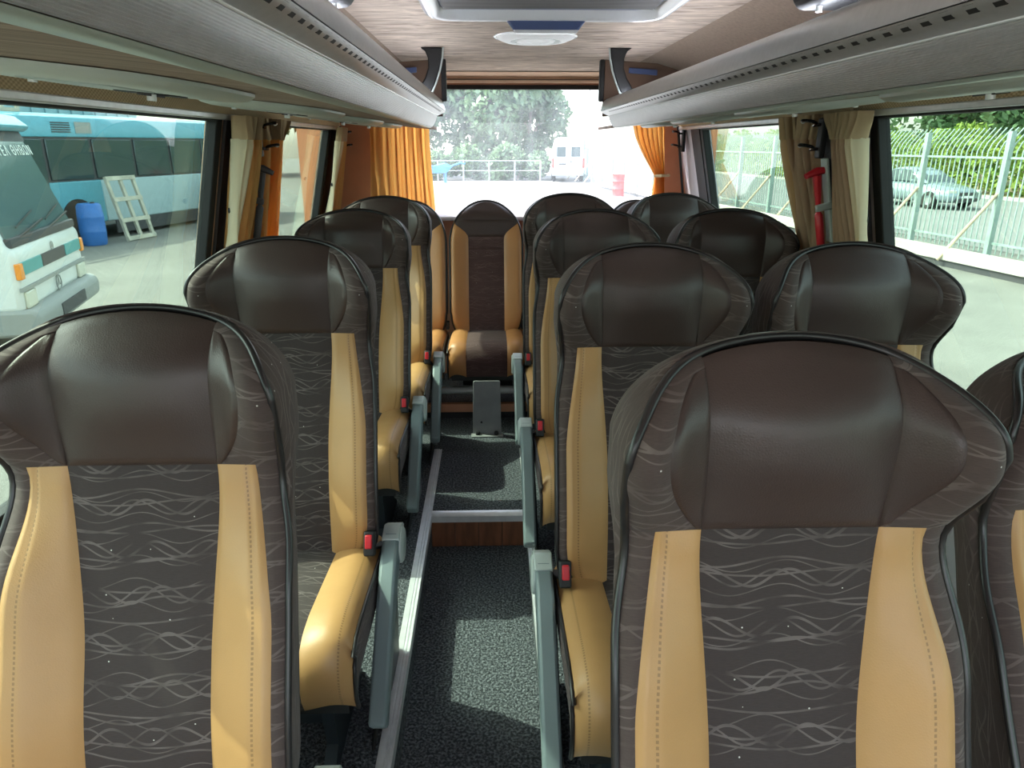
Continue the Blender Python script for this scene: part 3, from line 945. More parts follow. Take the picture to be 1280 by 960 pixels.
def cushion_parts(W, side, centre, tan):
    path = [(0.06, .425), (0.0, .437), (-.12, .446), (-.25, .456), (-.35, .462), (-.41, .456), (-.447, .438), (-.468, .405), (-.474, .36), (-.470, .32), (-.455, .285)]
    # resample
    L = [0]
    for a, c in zip(path, path[1:]):
        L.append(L[-1] + math.hypot(c[0] - a[0], c[1] - a[1]))
    def at(t):
        q = t * L[-1]
        for k in range(len(path) - 1):
            if q <= L[k + 1] + 1e-9:
                f = (q - L[k]) / (L[k + 1] - L[k])
                return path[k][0] + f * (path[k + 1][0] - path[k][0]), path[k][1] + f * (path[k + 1][1] - path[k][1]), q
    def pt(x, t, puff):
        y, z, q = at(t)
        ax = abs(x) / W
        z2 = z + puff + 0.014 * smooth(.45, .8, ax) - 0.035 * ax ** 10
        y2 = y - puff * smooth(.7, .9, t) + (0.03 * ax ** 8 if t > 0.75 else 0)
        return (x, y2, z2), q
    def pan(name, mt, xa, xb, nu, uvm):
        def fn(u, t):
            x = xa + (xb - xa) * u
            e = (1 - abs(2 * u - 1) ** 6)
            p, q = pt(x, t, 0.006 * e)
            return p, ((u, q) if uvm == 'u' else (x, q))
        return MB().grid(fn, nu, 34).mesh(name, mt, 70, recalc=False)
    parts = []
    parts.append(('seat_centre', pan('seat_centre', centre, -.112, .112, 12, 'm')))
    parts.append(('seat_bolster', pan('seat_bolster', tan, .112, W, 10, 'u')))
    parts.append(('seat_bolster', pan('seat_bolster', tan, -.112, -W, 10, 'u')))
    # sides and underside pan
    for s in (-1, 1):
        m = MB()
        def fn(u, t):
            p, q = pt(s * W, t, 0.0)
            y, z = p[1], p[2]
            zz = z + (0.265 - z) * u
            yy = y + (0.02 * u if t > .6 else 0)
            return (s * (W + 0.012 * math.sin(math.pi * u) - 0.02 * u), yy, zz), (y, zz)
        m.grid(fn, 5, 34)
        parts.append(('seat_side', m.mesh('seat_side', side, 70)))
        m = MB()
        pa = []
        for i in range(33):
            p, q = pt(s * W, i / 32, 0.002)
            pa.append(p)
        m.tube(pa, 0.0055, 6)
        parts.append(('seat_piping', m.mesh('seat_piping', 'piping', 80)))
    parts.append(('seat_pan', MB().box2((-W + .02, -.44, .262), (W - .02, .05, .30)).mesh('seat_pan', 'black')))
    return parts

def row_meshes():
    b = Back('row')
    P = []
    sh, pipe = back_shell(b, 'back_shell', 'fabric2')
    P += [('back_shell', sh), ('piping', pipe)]
    # head panel: columns over x, from HH to the outline
    def fn(u, t):
        q = 2 * u - 1
        x0 = q * 0.112
        tp = b.top(min(abs(q) * hp(0.83), 0.2)) if abs(q) > 0.02 else b.H
        h = HH + (tp - 0.004 - HH) * t
        x = q * hp(h)
        edge = (1 - abs(q) ** 8) * (1 - abs(2 * t - 1) ** 30)
        return b.P(x, h, b.d(x, h) + 0.010 * edge), (x, h)
    P.append(('head_panel', MB().grid(fn, 28, 26).mesh('head_panel', 'leather', 80, recalc=False)))
    hcap = b.top(hp(0.82)) - 0.002
    wtop = hcap - 0.012
    def xo(h):           # outer line of the leather wing
        q = max(0.0, min(1.0, (h - HH) / (wtop - HH)))
        return hp(h) + 0.004 + 0.066 * (math.sin(math.pi * min(1, q ** 0.95 * 0.985))) ** 0.80 * (0.62 + 0.38 * q)
    for s in (1, -1):
        P.append(('head_wing', panel(b, 'head_wing', 'leather', lambda h: s * hp(h), lambda h: s * xo(h), HH, wtop, 10, 26, 0.005)))
        P.append(('head_border', panel(b, 'head_border', 'fabric2', lambda h: s * (xo(h) if h < wtop else hp(h)), lambda h: s * max(b.w(h), (hp(h) + .001)), HH, hcap, 8, 40, 0.004)))
        xb = lambda h: 0.178 + 0.030 * (1 - smooth(0.36, HH, h)) - (0.0 if h > 0.14 else 0.055 * (1 - math.sqrt(max(0, 1 - (1 - h / 0.14) ** 2))))
        P.append(('bolster', panel(b, 'bolster', 'tan', lambda h: s * xc(h), lambda h: s * xb(h), 0.0, HH, 14, 34, 0.008, seam=0.80, uvmode='u')))
        P.append(('side_border', panel(b, 'side_border', 'fabric2', lambda h: s * xb(h), lambda h: s * b.w(h), 0.0, HH, 5, 34, 0.002)))
    P.append(('centre_panel', panel(b, 'centre_panel', 'fabric', lambda h: -xc(h), xc, 0.0, HH, 16, 34, 0.006)))
    P += cushion_parts(0.228, 'fabric2', 'fabric', 'tan')
    # pedestal
    for s in (-1, 1):
        m = MB()
        x = s * 0.13
        m.prism([(-.36, .265), (-.33, .06), (-.40, .012), (-.40, 0.0), (0.0, 0.0), (0.0, .012), (-.07, .06), (-.02, .265)], 0, x - 0.015, x + 0.015)
        P.append(('leg', m.mesh('leg', 'legmetal')))
    P.append(('leg_crossbar', MB().box2((-.13, -.30, .10), (.13, -.26, .14)).mesh('leg_crossbar', 'legmetal')))
    return P

def arm_meshes(s):
    """lowered armrest, its pivot, the side cover and the belt buckle on side s"""
    P = []
    X = s * 0.262
    # curved bar in the y-z plane
    c = [(0.02, .452), (-.03, .455), (-.10, .425), (-.20, .345), (-.30, .258), (-.395, .172)]
    hw = [.030, .036, .037, .034, .031, .026]
    up, dn = [], []
    for k, (p, h) in enumerate(zip(c, hw)):
        a = c[max(k - 1, 0)]; d = c[min(k + 1, len(c) - 1)]
        t = Vector((d[0] - a[0], d[1] - a[1])).normalized()
        nrm = Vector((-t.y, t.x))
        if nrm.y < 0: nrm = -nrm
        up.append((p[0] + nrm.x * h, p[1] + nrm.y * h)); dn.append((p[0] - nrm.x * h, p[1] - nrm.y * h))
    bar = MB().prism(up + list(reversed(dn)), 0, X - 0.022, X + 0.022)
    P.append(('armrest', bar, 'arm', 0.008))
    disc = MB().lathe([(0.001, 0.0), (0.045, 0.0), (0.050, -s * .004), (0.052, -s * .018)], (X + s * 0.030, -0.010, .440), 'X', 24)
    P.append(('armrest_pivot', disc, 'armlight', 0))
    cap = MB().prism([(0.055, .40), (0.05, .475), (0.0, .498), (-.06, .485), (-.05, .47), (0.0, .485), (0.035, .465), (0.04, .40)], 0, X - 0.024, X + 0.024)
    P.append(('armrest_cap', cap, 'armlight', 0.004))
    cov = MB().prism([(0.06, .40), (0.02, .42), (-.10, .38), (-.26, .235), (-.30, .16), (-.26, .10), (-.12, .03), (0.05, .02), (0.09, .2)], 0, X - s * 0.030, X - s * 0.012)
    P.append(('side_cover', cov, 'legmetal', 0.006))
    leg = MB().prism([(0.09, .20), (0.02, .20), (-.22, .02), (-.30, 0.0), (0.10, 0.0)], 0, X - s * 0.045, X - s * 0.034)
    P.append(('leg_plate', leg, 'black', 0.003))
    rot = Matrix.Rotation(R(-24), 4, 'X').to_3x3()
    bk = MB().box((s * 0.212, -0.085, 0.490), (0.030, 0.030, 0.066), rot)
    P.append(('buckle', bk, 'black', 0.005))
    btn = MB().box((s * 0.212, -0.103, 0.505), (0.018, 0.012, 0.036), rot)
    P.append(('buckle_button', btn, 'red', 0.003))
    st = MB().tube([(s * 0.215, -0.075, 0.47), (s * 0.220, -0.02, 0.44), (s * 0.222, 0.03, 0.42)], 0.012, 8, flat=0.5)
    P.append(('buckle_stalk', st, 'black', 0))
    return [(n, mb.mesh(n, mt), bv) for n, mb, mt, bv in P]

ROW = row_meshes()
ARM = {s: arm_meshes(s) for s in (-1, 1)}

BACKP = {'back_shell', 'piping', 'head_panel', 'head_wing', 'head_border', 'bolster', 'side_border', 'centre_panel'}
def seat(x, y, arm, label, group, tilt=0.0):
    t = thing('bus_seat', label, 'seat', (x, y, RP + 0.002), 0, group)
    pv = Matrix.Translation((0, 0, ZC)) @ Matrix.Rotation(-R(tilt), 4, 'X') @ Matrix.Translation((0, 0, -ZC))
    for n, me in ROW:
        o = put(n, me, t)
        if tilt and n in BACKP:
            o.matrix_local = pv
    if arm:
        made = {}
        for n, me, bv in ARM[arm]:
            par = made.get('buckle') if n in ('buckle_button', 'buckle_stalk') else (made.get('armrest') if n in ('armrest_pivot', 'armrest_cap') else t)
            o = put(n, me, par)
            made[n] = o
            if bv:
                md = o.modifiers.new('bevel', 'BEVEL'); md.width = bv; md.segments = 2; md.limit_method = 'ANGLE'; md.angle_limit = R(35)
    return t

ordn = ('fourth', 'third', 'second', 'first')
for k, (x, y, tl) in enumerate(((-0.555, 0.905, 3.5), (-0.545, 1.735, 0), (-0.575, 2.79, 8), (-0.540, 3.46, 6))):
    seat(x, y, 1, 'single brown and tan bus seat on the parked-bus side, %s ahead of the rear bench' % ordn[k], 'single seats on the parked-bus side', tl)
for k, y in enumerate((0.712, 1.58, 2.53, 3.42)):
    seat(0.385, y, -1, 'brown and tan aisle seat of a pair, fence side, %s row ahead of rear bench' % ordn[k], 'aisle seats of the paired seats')
    seat(0.935 if k == 0 else 0.892, y - (0.03 if k == 0 else 0), 0, 'brown and tan window seat of a pair, fence side, %s row ahead of rear bench' % ordn[k], 'window seats of the paired seats', 12 if k == 0 else 0)

# ------------------------------------------------------------------ rear bench seats
def rear_meshes():
    b = Back('rear')
    P = []
    sh, pipe = back_shell(b, 'back_shell', 'fabric3')
    P += [('back_shell', sh), ('piping', pipe)]
    ht = 0.67
    xi = lambda h: 0.105 + 0.10 * smooth(0.56, 0.68, h) ** 1.3
    for s in (1, -1):
        P.append(('bolster', panel(b, 'bolster', 'orange', lambda h: s * min(xi(h), b.w(h) - .001), lambda h: s * b.w(h), 0.0, ht, 12, 30, 0.006)))
    P.append(('centre_panel', panel(b, 'centre_panel', 'fabric3', lambda h: -xi(h), xi, 0.0, 0.50, 14, 24, 0.006)))
    P.append(('lumbar_band', panel(b, 'lumbar_band', 'fabric3', lambda h: -xi(h), xi, 0.50, 0.575, 14, 6, 0.006)))
    wi = lambda h: min(xi(h), b.w(h) - .001)
    P.append(('head_panel', panel(b, 'head_panel', 'leather', lambda h: -wi(h), wi, 0.575, ht, 14, 10, 0.008)))
    wo = lambda h: b.w(h) * 0.995
    P.append(('head_top', panel(b, 'head_top', 'leather', lambda h: -wo(h), wo, ht, b.H - 0.0005, 14, 22, 0.004)))
    P += cushion_parts(0.213, 'fabric3', 'fabric3', 'orange')
    return P
REAR = rear_meshes()
for k, (x, who) in enumerate(((-0.485, 'in the corner behind the single seats'), (-0.035, 'facing the aisle'), (0.415, 'behind the paired aisle seats'), (0.865, 'in the corner behind the paired window seats'))):
    t = thing('rear_bench_seat', 'orange and maroon rear bench seat %s' % who, 'seat', (x, 4.13, RP + 0.002), 0, 'rear bench seats')
    for n, me in REAR:
        put(n, me, t)
    MB().box2((-.15, -.05, 0.10), (.15, .0, .265)).build('support', 'black', t)
    if k in (0, 1, 2):
        m = MB().box((0.215, -0.03, 0.475), (0.022, 0.03, 0.05))
        bk = m.build('buckle', 'black', t, bevel=0.004)

# plinth, pipe and foot plate under the rear bench
t = thing('bench_plinth', 'orange plinth board with black recess under the rear bench', 'plinth', (CX, 3.80, RP + 0.001))
MB().box2((-0.96, 0.0, 0.0), (0.98, 0.03, 0.035)).build('base_strip', 'black', t)
MB().box2((-0.96, -0.004, 0.035), (0.98, 0.03, 0.085)).build('face_board', 'salmon', t, bevel=0.003)
t = tag(MB().tube([(-0.70, 3.73, 0.345), (1.06, 3.73, 0.345)], 0.022, 12).build('bench_rail', 'greysteel'), 'grey steel pipe running under the rear bench cushions', 'rail')
t = thing('foot_plate', 'grey steel plate standing on the carpet before the rear bench seat facing the aisle', 'metal plate', (-0.036, 3.55, RP + 0.002))
m = MB()
m.prism([(-0.078, 0.004), (-0.072, 0.30), (-0.066, 0.306), (0.066, 0.306), (0.072, 0.30), (0.078, 0.004)], 1, 0.0, 0.006)
m.build('plate', 'greysteel', t, bevel=0.002)
MB().box2((-0.086, -0.045, 0.0), (0.086, 0.006, 0.005)).build('flange', 'greysteel', t, bevel=0.002)
for x in (-0.05, 0.05):
    MB().lathe([(0.001, 0.022), (0.010, 0.022), (0.012, 0.016), (0.012, 0.005)], (x, -0.018, 0), n=8).build('bolt', 'black', t)
MB().cyl((-0.03, -0.002, 0.07), (-0.03, 0.001, 0.07), 0.006, 10).build('hole_plug', 'black', t)

# ================================================================== curtains, hooks, hammers
def curtain(label, base, a_top, a_mid, a_bot, z0, z1, folds, amp, mt, lining=None, group=None, header=0.075, tie=None, seed=1, cat='curtain'):
    """base(along, z, depth) -> point; (a0, a1) spans at top / below the header / bottom"""
    rnd = random.Random(seed)
    ph = rnd.random() * 6.28
    k2, k3 = rnd.uniform(.6, .9), rnd.uniform(1.6, 2.3)
    mid = base((a_bot[0] + a_bot[1]) / 2, z1, 0.02)
    t = thing('curtain', label, cat, mid, 0, group)
    o = Vector(mid)
    def span(q):
        # q = 0 at top, 1 at bottom
        if q < 0.10:
            f = smooth(0, 0.10, q); A, B = a_top, a_mid
        else:
            f = smooth(0.10, 1.0, q) if tie is None else 0
            A, B = a_mid, a_bot
            if tie is not None:
                tq, ta = tie
                if q < tq:
                    f = ((q - .1) / (tq - .1)) ** 1.3; A, B = a_mid, ta
                else:
                    f = smooth(tq, 1.0, q) ** 0.7; A, B = ta, a_bot
        return A[0] + (B[0] - A[0]) * f, A[1] + (B[1] - A[1]) * f
    def surf(u, q):
        a0, a1 = span(q)
        z = z0 + (z1 - z0) * q
        wob = 0.18 * math.sin(q * 5 + ph) * (0.2 + q)
        s = math.sin(2 * math.pi * folds * u + ph + wob * 2)
        s = math.copysign(abs(s) ** 0.65, s) * 0.7 + 0.3 * math.sin(2 * math.pi * folds * k2 * u + 2 * ph + 3 * q * k3)
        al = a0 + (a1 - a0) * (u + 0.035 * math.sin(2 * math.pi * folds * u * 2 + ph))
        e = 0.75 + 0.25 * smooth(0.0, 0.12, q)
        p = base(al, z, 0.012 + amp * e * (0.55 + 0.5 * s))
        return (p[0] - o.x, p[1] - o.y, p[2] - o.z)
    L = abs(z1 - z0)
    hq = header / L
    nu = folds * 14
    u0 = 0.0
    if lining:
        u0 = 0.22
        MB().grid(lambda u, v: surf(u * u0, hq + (1 - hq) * v), 20, 34).build('lining_edge', 'lining', t, angle=80)
        p = surf(u0 * 0.35, 0.36)
        dv = Vector(base(0, 1, 1)) - Vector(base(0, 1, 0))
        MB().tube([Vector(p) - dv * 0.002, Vector(p) + dv * 0.006], 0.010, 12).build('snap_button', 'black', t)
    MB().grid(lambda u, v: surf(u0 + (1 - u0) * u, hq + (1 - hq) * v), nu, 40).build('drape', mt, t, angle=80)
    if header > 0.01:
        def hd(u, v):
            p = surf(u, hq * v * 1.04)
            dv = Vector(base(0, 1, 1)) - Vector(base(0, 1, 0))
            dv.normalize()
            return tuple(Vector(p) + dv * 0.004)
        MB().grid(hd, nu, 6).build('header_tape', 'coat', t, angle=80)
    return t

def side_base(s):
    return lambda a, z, d: (wx(s, z) - s * (0.020 + d), a, z)
def rear_base(a, z, d):
    return (a, 4.60 - d, z)

LB, RB = side_base(-1), side_base(1)
curtain('backlit amber curtain with cream edge nearest the first parked-bus side window', LB, (2.58, 2.79), (2.60, 2.72), (2.585, 2.71), 1.742, 0.86, 6, 0.085, 'curtain', True, 'gathered side curtains', seed=3)
curtain('backlit amber curtain on the pillar toward the second parked-bus side window', LB, (2.85, 3.20), (2.86, 3.08), (2.85, 3.12), 1.742, 0.86, 8, 0.085, 'curtain', None, 'gathered side curtains', seed=5)
curtain('unlit taupe curtain with cream edge beside the red hammer, on the car side', RB, (2.15, 2.40), (2.19, 2.34), (2.20, 2.33), 1.742, 0.86, 7, 0.085, 'curtain_unlit', True, 'gathered side curtains', seed=8)
curtain('unlit taupe curtain beside the red hammer, on the rear quarter side', RB, (2.44, 2.74), (2.47, 2.70), (2.48, 2.64), 1.742, 0.86, 7, 0.085, 'curtain_unlit', None, 'gathered side curtains', seed=11)
curtain('backlit pale amber curtain at the rear end of the parked-bus side windows', LB, (4.32, 4.52), (4.31, 4.50), (4.28, 4.52), 1.742, 0.86, 4, 0.06, 'curtain', True, 'gathered side curtains', seed=13)
curtain('glowing orange curtain hanging over the corner of the rear window', rear_base, (-0.74, -0.385), (-0.74, -0.385), (-0.76, -0.365), 1.79, 1.16, 7, 0.05, 'curtain', None, 'rear window curtains', 0.0, seed=21)
tc_ = curtain('orange curtain tied back at the fence side of the rear window', rear_base, (0.86, 1.06), (0.88, 1.07), (1.00, 1.10), 1.79, 1.16, 6, 0.05, 'curtain', None, 'rear window curtains', 0.0, tie=(0.52, (1.02, 1.085)), seed=23)
MB().tube([(0.0, 0.02, 0.30), (-0.03, -0.05, 0.302), (0.0, -0.075, 0.304), (0.05, -0.06, 0.305), (0.06, 0.0, 0.305)], 0.009, 8).build('tie_band', 'lining', tc_)

def hook_pair(s, y, label):
    t = thing('curtain_hook', label, 'hook', (wx(s, 1.69) - s * (0.08 if y < 3 else 0.012), y, 1.69), 0, 'black curtain hooks')
    X = lambda d: -s * d
    MB().box2((X(-0.004), -0.02, -0.085), (X(0.014), 0.02, 0.04)).build('plate', 'black', t, bevel=0.004)
    for z in (0.02, -0.055):
        pts = []
        for i in range(11):
            a = R(-60 + 260 * i / 10)
            pts.append((X(0.055 + 0.026 * math.cos(a) * 0.8), -0.005 - 0.026 * math.sin(a), z + 0.012 * math.cos(a * 0.5)))
        pts = [(X(0.01), 0.0, z)] + pts[::-1]
        h = MB().tube(pts, 0.0055, 8).build('hook_arm', 'blackgloss', t)
        e = pts[-1]
        MB().lathe([(0.001, 0.008), (0.007, 0.005), (0.009, 0), (0.007, -0.005), (0.001, -0.008)], e, n=10).build('hook_tip', 'chrome', h)
hook_pair(-1, 2.765, 'black double curtain hook above the grey hammer')
hook_pair(1, 2.42, 'black double curtain hook above the red hammer')
hook_pair(-1, 4.58, 'black double curtain hook on the peach rear pillar')
hook_pair(1, 4.44, 'black double curtain hook on the pale rear pillar of the fence side')

def hammer(s, y, mt, label, clip):
    z = 1.46
    t = thing('emergency_hammer', label, 'hammer', (wx(s, z) - s * 0.080, y, z), 0, 'emergency window hammers')
    t.rotation_euler = (R(0), -s * math.atan(0.22), 0)
    X = lambda d: -s * d
    MB().box2((X(0.0), -0.022, -0.13), (X(0.012), 0.022, 0.15)).build('backing', 'armlight', t, bevel=0.004)
    MB().tube([(X(0.035), 0, 0.10), (X(0.037), 0, 0.04), (X(0.040), 0, -0.02)], [0.015, 0.011, 0.008], 8).build('neck', mt, t)
    MB().tube([(X(0.040), 0, -0.02), (X(0.040), 0, -0.03), (X(0.040), 0, -0.145), (X(0.040), 0, -0.152)], [0.008, 0.014, 0.014, 0.009], 10).build('handle', mt, t)
    MB().tube([(X(0.008), 0.0, 0.112), (X(0.035), 0, 0.114), (X(0.075), 0, 0.105)], [0.012, 0.014, 0.009], 8).build('head', mt, t)
    MB().box2((X(0.0), -0.030, -0.015), (X(0.058), -0.014, 0.008)).build('clip', clip, t, bevel=0.004)
hammer(-1, 2.765, 'darkgrey', 'dark grey emergency hammer between the amber curtains', 'darkgrey')
hammer(1, 2.415, 'red', 'red emergency hammer between the taupe curtains', 'armlight')

# rear quarter lines: black edge strip between side lining and rear window
for s, nm in ((-1, 'trim_11'), (1, 'trim_12')):
    m = MB()
    m.tube([(wx(s, 1.75) - s * 0.03, 4.50, 1.75), (wx(s, 1.2) - s * 0.05, 4.56, 1.2)], 0.008, 6)
    struct(m.build(nm, 'black'))

# ================================================================== outside
struct(MB().box2((-90, -40, G - 0.2), (80, 120, G)).build('ground', 'asphalt'))
FD = Vector((-0.1145, 0.9934, 0)).normalized()
FN = Vector((FD.y, -FD.x, 0))            # away from the bus
FA = Vector((9.5 - 0.115 * (8.6 - 15.6), 8.6, G))
frot = math.atan2(FD.y, FD.x)
# local frame of the fence: +x along the fence away from us, -y outwards
t = struct(MB().box2((-30, -13.4, 0.001), (90, -1.6, 0.03)).build('road', 'road'))
t.location = FA; t.rotation_euler = (0, 0, frot)
t = struct(MB().box2((-30, -13.8, 0.0), (90, -13.4, 0.14)).build('kerb', 'concrete'))
t.location = FA; t.rotation_euler = (0, 0, frot)
t = struct(MB().box2((-30, -32, 0.0), (90, -13.8, 0.12)).build('verge', 'soil'))
t.location = FA; t.rotation_euler = (0, 0, frot)

LEN = 38.5
fn_ = thing('picket_fence', 'pale green steel picket fence with outward bent tops along the yard', 'fence', FA, frot)
pm = MB().tube([(0, 0, 0.22), (0, 0, 2.12), (0, -0.06, 2.26), (0, -0.30, 2.55)], 0.013, 4).mesh('picket', 'fence', 60)
i = 0
x = 0.07
while x < LEN:
    o = put('picket', pm, fn_); o.location = (x, 0, 0)
    x += 0.138
pom = MB().box2((-0.05, -0.05, 0.0), (0.05, 0.05, 2.48)).mesh('post', 'fence')
brm = MB().tube([(0, 0.04, 1.35), (0, 1.05, 0.12)], 0.032, 8).mesh('brace', 'rust')
k = 0
x = 0.6
while x < LEN:
    o = put('post', pom, fn_); o.location = (x, 0.055, 0)
    o2 = put('brace', brm, fn_); o2.location = (x, 0.055, 0)
    x += 2.22
for z in (0.42, 2.0):
    MB().box2((0, 0.018, z - 0.02), (LEN, 0.05, z + 0.02)).build('rail', 'fence', fn_)
b = thing('concrete_barrier', 'low pale concrete beam barrier at the foot of the fence', 'barrier', FA, frot)
MB().box2((-1, 0.80, 0.12), (LEN - 8, 1.02, 0.34)).build('beam', 'concrete', b, bevel=0.01)
MB().box2((-1, 0.82, 0.0), (LEN - 8, 0.98, 0.12)).build('footing', 'darkgrey', b)
for i in range(14):
    MB().box2((i * 2.1 + .2, 0.2, 0.0), (i * 2.1 + .34, 0.8, 0.12)).build('strut', 'fence', b)

def leaves(n, pts_fn, size, seed):
    rg = np.random.default_rng(seed)
    c = pts_fn(rg, n)
    a = rg.normal(size=(n, 3)); a /= np.linalg.norm(a, axis=1)[:, None]
    q = rg.normal(size=(n, 3))
    b = np.cross(a, q); b /= np.linalg.norm(b, axis=1)[:, None]
    s = size * rg.uniform(0.55, 1.25, n)[:, None]
    v = np.stack([c - a * s, c - b * s * 0.5, c + a * s, c + b * s * 0.5], axis=1).reshape(-1, 3)
    me = bpy.data.meshes.new('leaves')
    me.vertices.add(4 * n); me.vertices.foreach_set('co', v.ravel().astype(np.float32))
    me.loops.add(4 * n); me.loops.foreach_set('vertex_index', np.arange(4 * n, dtype=np.int32))
    me.polygons.add(n); me.polygons.foreach_set('loop_start', np.arange(0, 4 * n, 4, dtype=np.int32))
    me.update(calc_edges=True)
    return me

def blob_pts(blobs):
    B = np.array(blobs)     # x y z r
    wts = B[:, 3] ** 2.2; wts = wts / wts.sum()
    def f(rg, n):
        k = rg.choice(len(B), n, p=wts)
        d = rg.normal(size=(n, 3)); d /= np.linalg.norm(d, axis=1)[:, None]
        r = rg.uniform(0.55, 1.0, n) ** 0.5
        return B[k, :3] + d * (r * B[k, 3])[:, None]
    return f

def tree(x, y, h, rad, label, mt, seed, n=2600, size=0.34, group='trees beyond the yard'):
    rnd = random.Random(seed)
    t = thing('tree', label, 'tree', (x, y, G), 0, group)
    tr = MB().tube([(0, 0, 0), (0.1, 0.05, h * .2), (-.08, 0, h * .4), (0.05, 0, h * .7)], [rad * .075, rad * .06, rad * .05, rad * .02], 8)
    tr.tube([(-.05, 0, h * .32), (rad * .3, .2, h * .5), (rad * .5, .3, h * .62)], [rad * .04, rad * .03, rad * .012], 6)
    tr.tube([(0, 0, h * .38), (-rad * .3, -.2, h * .55), (-rad * .45, -.3, h * .7)], [rad * .035, rad * .025, rad * .012], 6)
    tr.build('trunk', 'bark', t)
    bl = []
    for i in range(24):
        a = rnd.uniform(0, 6.28); q = rnd.uniform(0.1, 1) ** .6
        zz = rnd.uniform(0.16, 0.92)
        k = math.sin(math.pi * min(1, (zz - 0.12) / 0.95))
        bl.append((math.cos(a) * q * rad * .75 * k, math.sin(a) * q * rad * .75 * k, h * zz, rad * rnd.uniform(.26, .42)))
    me = leaves(n, blob_pts(bl), size, seed)
    me.materials.append(M[mt])
    o = put('crown', me, t)
    o['kind'] = 'stuff'
    return t
tree(-1.2, 53, 11.5, 5.6, 'large blue-green tree behind the pipe railing, tallest beyond the rear window', 'leafmid', 1, 13000, 0.30)
tree(-5.6, 55, 10.5, 4.6, 'blue-green tree behind the blue machine, beyond the rear window', 'leafmid', 2, 9000, 0.30)
tree(2.9, 55, 8.0, 3.0, 'smaller blue-green tree between the tallest tree and the white van', 'leafmid', 3, 6000, 0.27)
tree(-12, 56, 11, 5, 'blue-green tree at the far end of the yard behind the pale blue bus', 'leafmid', 4, 6000, 0.34)
tree(-19, 57, 10, 5, 'blue-green tree at the far corner of the yard, last of the row', 'leafmid', 5, 6000, 0.34)
for i, (x, y, h, r) in enumerate(((26.5, 42, 9, 4.2), (27, 35.5, 8.5, 4.0), (27.5, 29, 9.5, 4.2), (28, 23.5, 8, 3.6), (22.5, 49, 8, 3.6))):
    tree(x, y, h, r, 'dark green roadside tree rising behind the hedge', 'leafdark', 30 + i, 6000, 0.26, 'trees behind the hedge')

# low shrubs behind the railing
for i, (x, lab) in enumerate(((-6.8, 'low grey-green shrub behind the yellow machine'), (-3.6, 'low grey-green shrub behind the blue machine'), (-0.4, 'low grey-green shrub under the tallest tree'), (1.7, 'low grey-green shrub beside the white van'))):
    t = thing('shrub', lab, 'shrub', (x, 48.3, G), 0, 'shrubs behind the railing')
    rnd = random.Random(60 + i)
    bl = [(rnd.uniform(-1.4, 1.4), rnd.uniform(-.4, .4), rnd.uniform(.3, 1.5), rnd.uniform(.5, .9)) for _ in range(12)]
    me = leaves(2600, blob_pts(bl), 0.20, 90 + i); me.materials.append(M['leafmid'])
    put('foliage', me, t)['kind'] = 'stuff'
    MB().tube([(0, 0, 0), (.1, 0, .5), (0, 0, 1.1)], [.08, .06, .03], 6).build('stem', 'bark', t)
# hedge
hg = thing('hedge', 'yellow-green leafy hedge along the far side of the road', 'hedge', FA + FN * 14.6, frot)
def hedge_pts(rg, n):
    x = rg.uniform(6, 52, n)
    y = rg.normal(0, 0.42, n) - 0.2
    hmax = 2.75 + 0.35 * np.sin(x * 1.1) + 0.2 * np.sin(x * 2.7 + 1)
    z = 0.1 + (hmax - 0.1) * rg.uniform(0, 1, n) ** 0.75
    return np.stack([x, y + 0.25, z], axis=1)
me = leaves(15000, hedge_pts, 0.17, 77)
me.materials.append(M['leafhedge'])
o = put('foliage', me, hg); o['kind'] = 'stuff'
m = MB()
for i in range(40):
    m.tube([(6.5 + i * 1.14, 0.1, 0.0), (6.5 + i * 1.14 + .1, 0.05, 1.0), (6.6 + i * 1.14 - .1, 0, 1.9)], [0.05, 0.035, 0.015], 5)
m.build('stems', 'bark', hg)['kind'] = 'stuff'

def wheel(parent, x, y, r, wd, axis='Y', s=1):
    o = MB().lathe([(r * .55, -wd / 2), (r * .93, -wd / 2), (r, -wd * .3), (r, wd * .3), (r * .93, wd / 2), (r * .55, wd / 2)], (x, y, r), axis, 22).build('wheel', 'tyre', parent)
    MB().lathe([(0.001, s * wd * .42), (r * .2, s * wd * .44), (r * .25, s * wd * .3), (r * .5, s * wd * .32), (r * .57, s * wd * .5)], (x, y, r), axis, 18).build('rim', 'greysteel', o)
    return o

# ------------------------------------------------------------------ silver-blue car on the road (local -y is its front)
car = thing('parked_car', 'silver-blue sedan on the road behind the fence', 'car', (16.2, 27.2, G + 0.03), frot - math.pi / 2 + R(8))
def loft(secs, name, mt, parent, angle=50, cap=True):
    m = MB()
    n = len(secs[0])
    vs = [p for s_ in secs for p in s_]
    fs = [(j * n + i, j * n + (i + 1) % n, (j + 1) * n + (i + 1) % n, (j + 1) * n + i) for j in range(len(secs) - 1) for i in range(n)]
    if cap:
        fs += [tuple(range(n)), tuple((len(secs) - 1) * n + i for i in range(n - 1, -1, -1))]
    return m.add(vs, fs).build(name, mt, parent, angle=angle)
def ring(y, hw, z0, z1, k=0.55):
    pts = []
    for i in range(16):
        a = 2 * math.pi * i / 16 + math.pi / 16
        cx, sz = math.cos(a), math.sin(a)
        pts.append((hw * math.copysign(abs(cx) ** k, cx), y, (z0 + z1) / 2 + (z1 - z0) / 2 * math.copysign(abs(sz) ** k, sz)))
    return pts
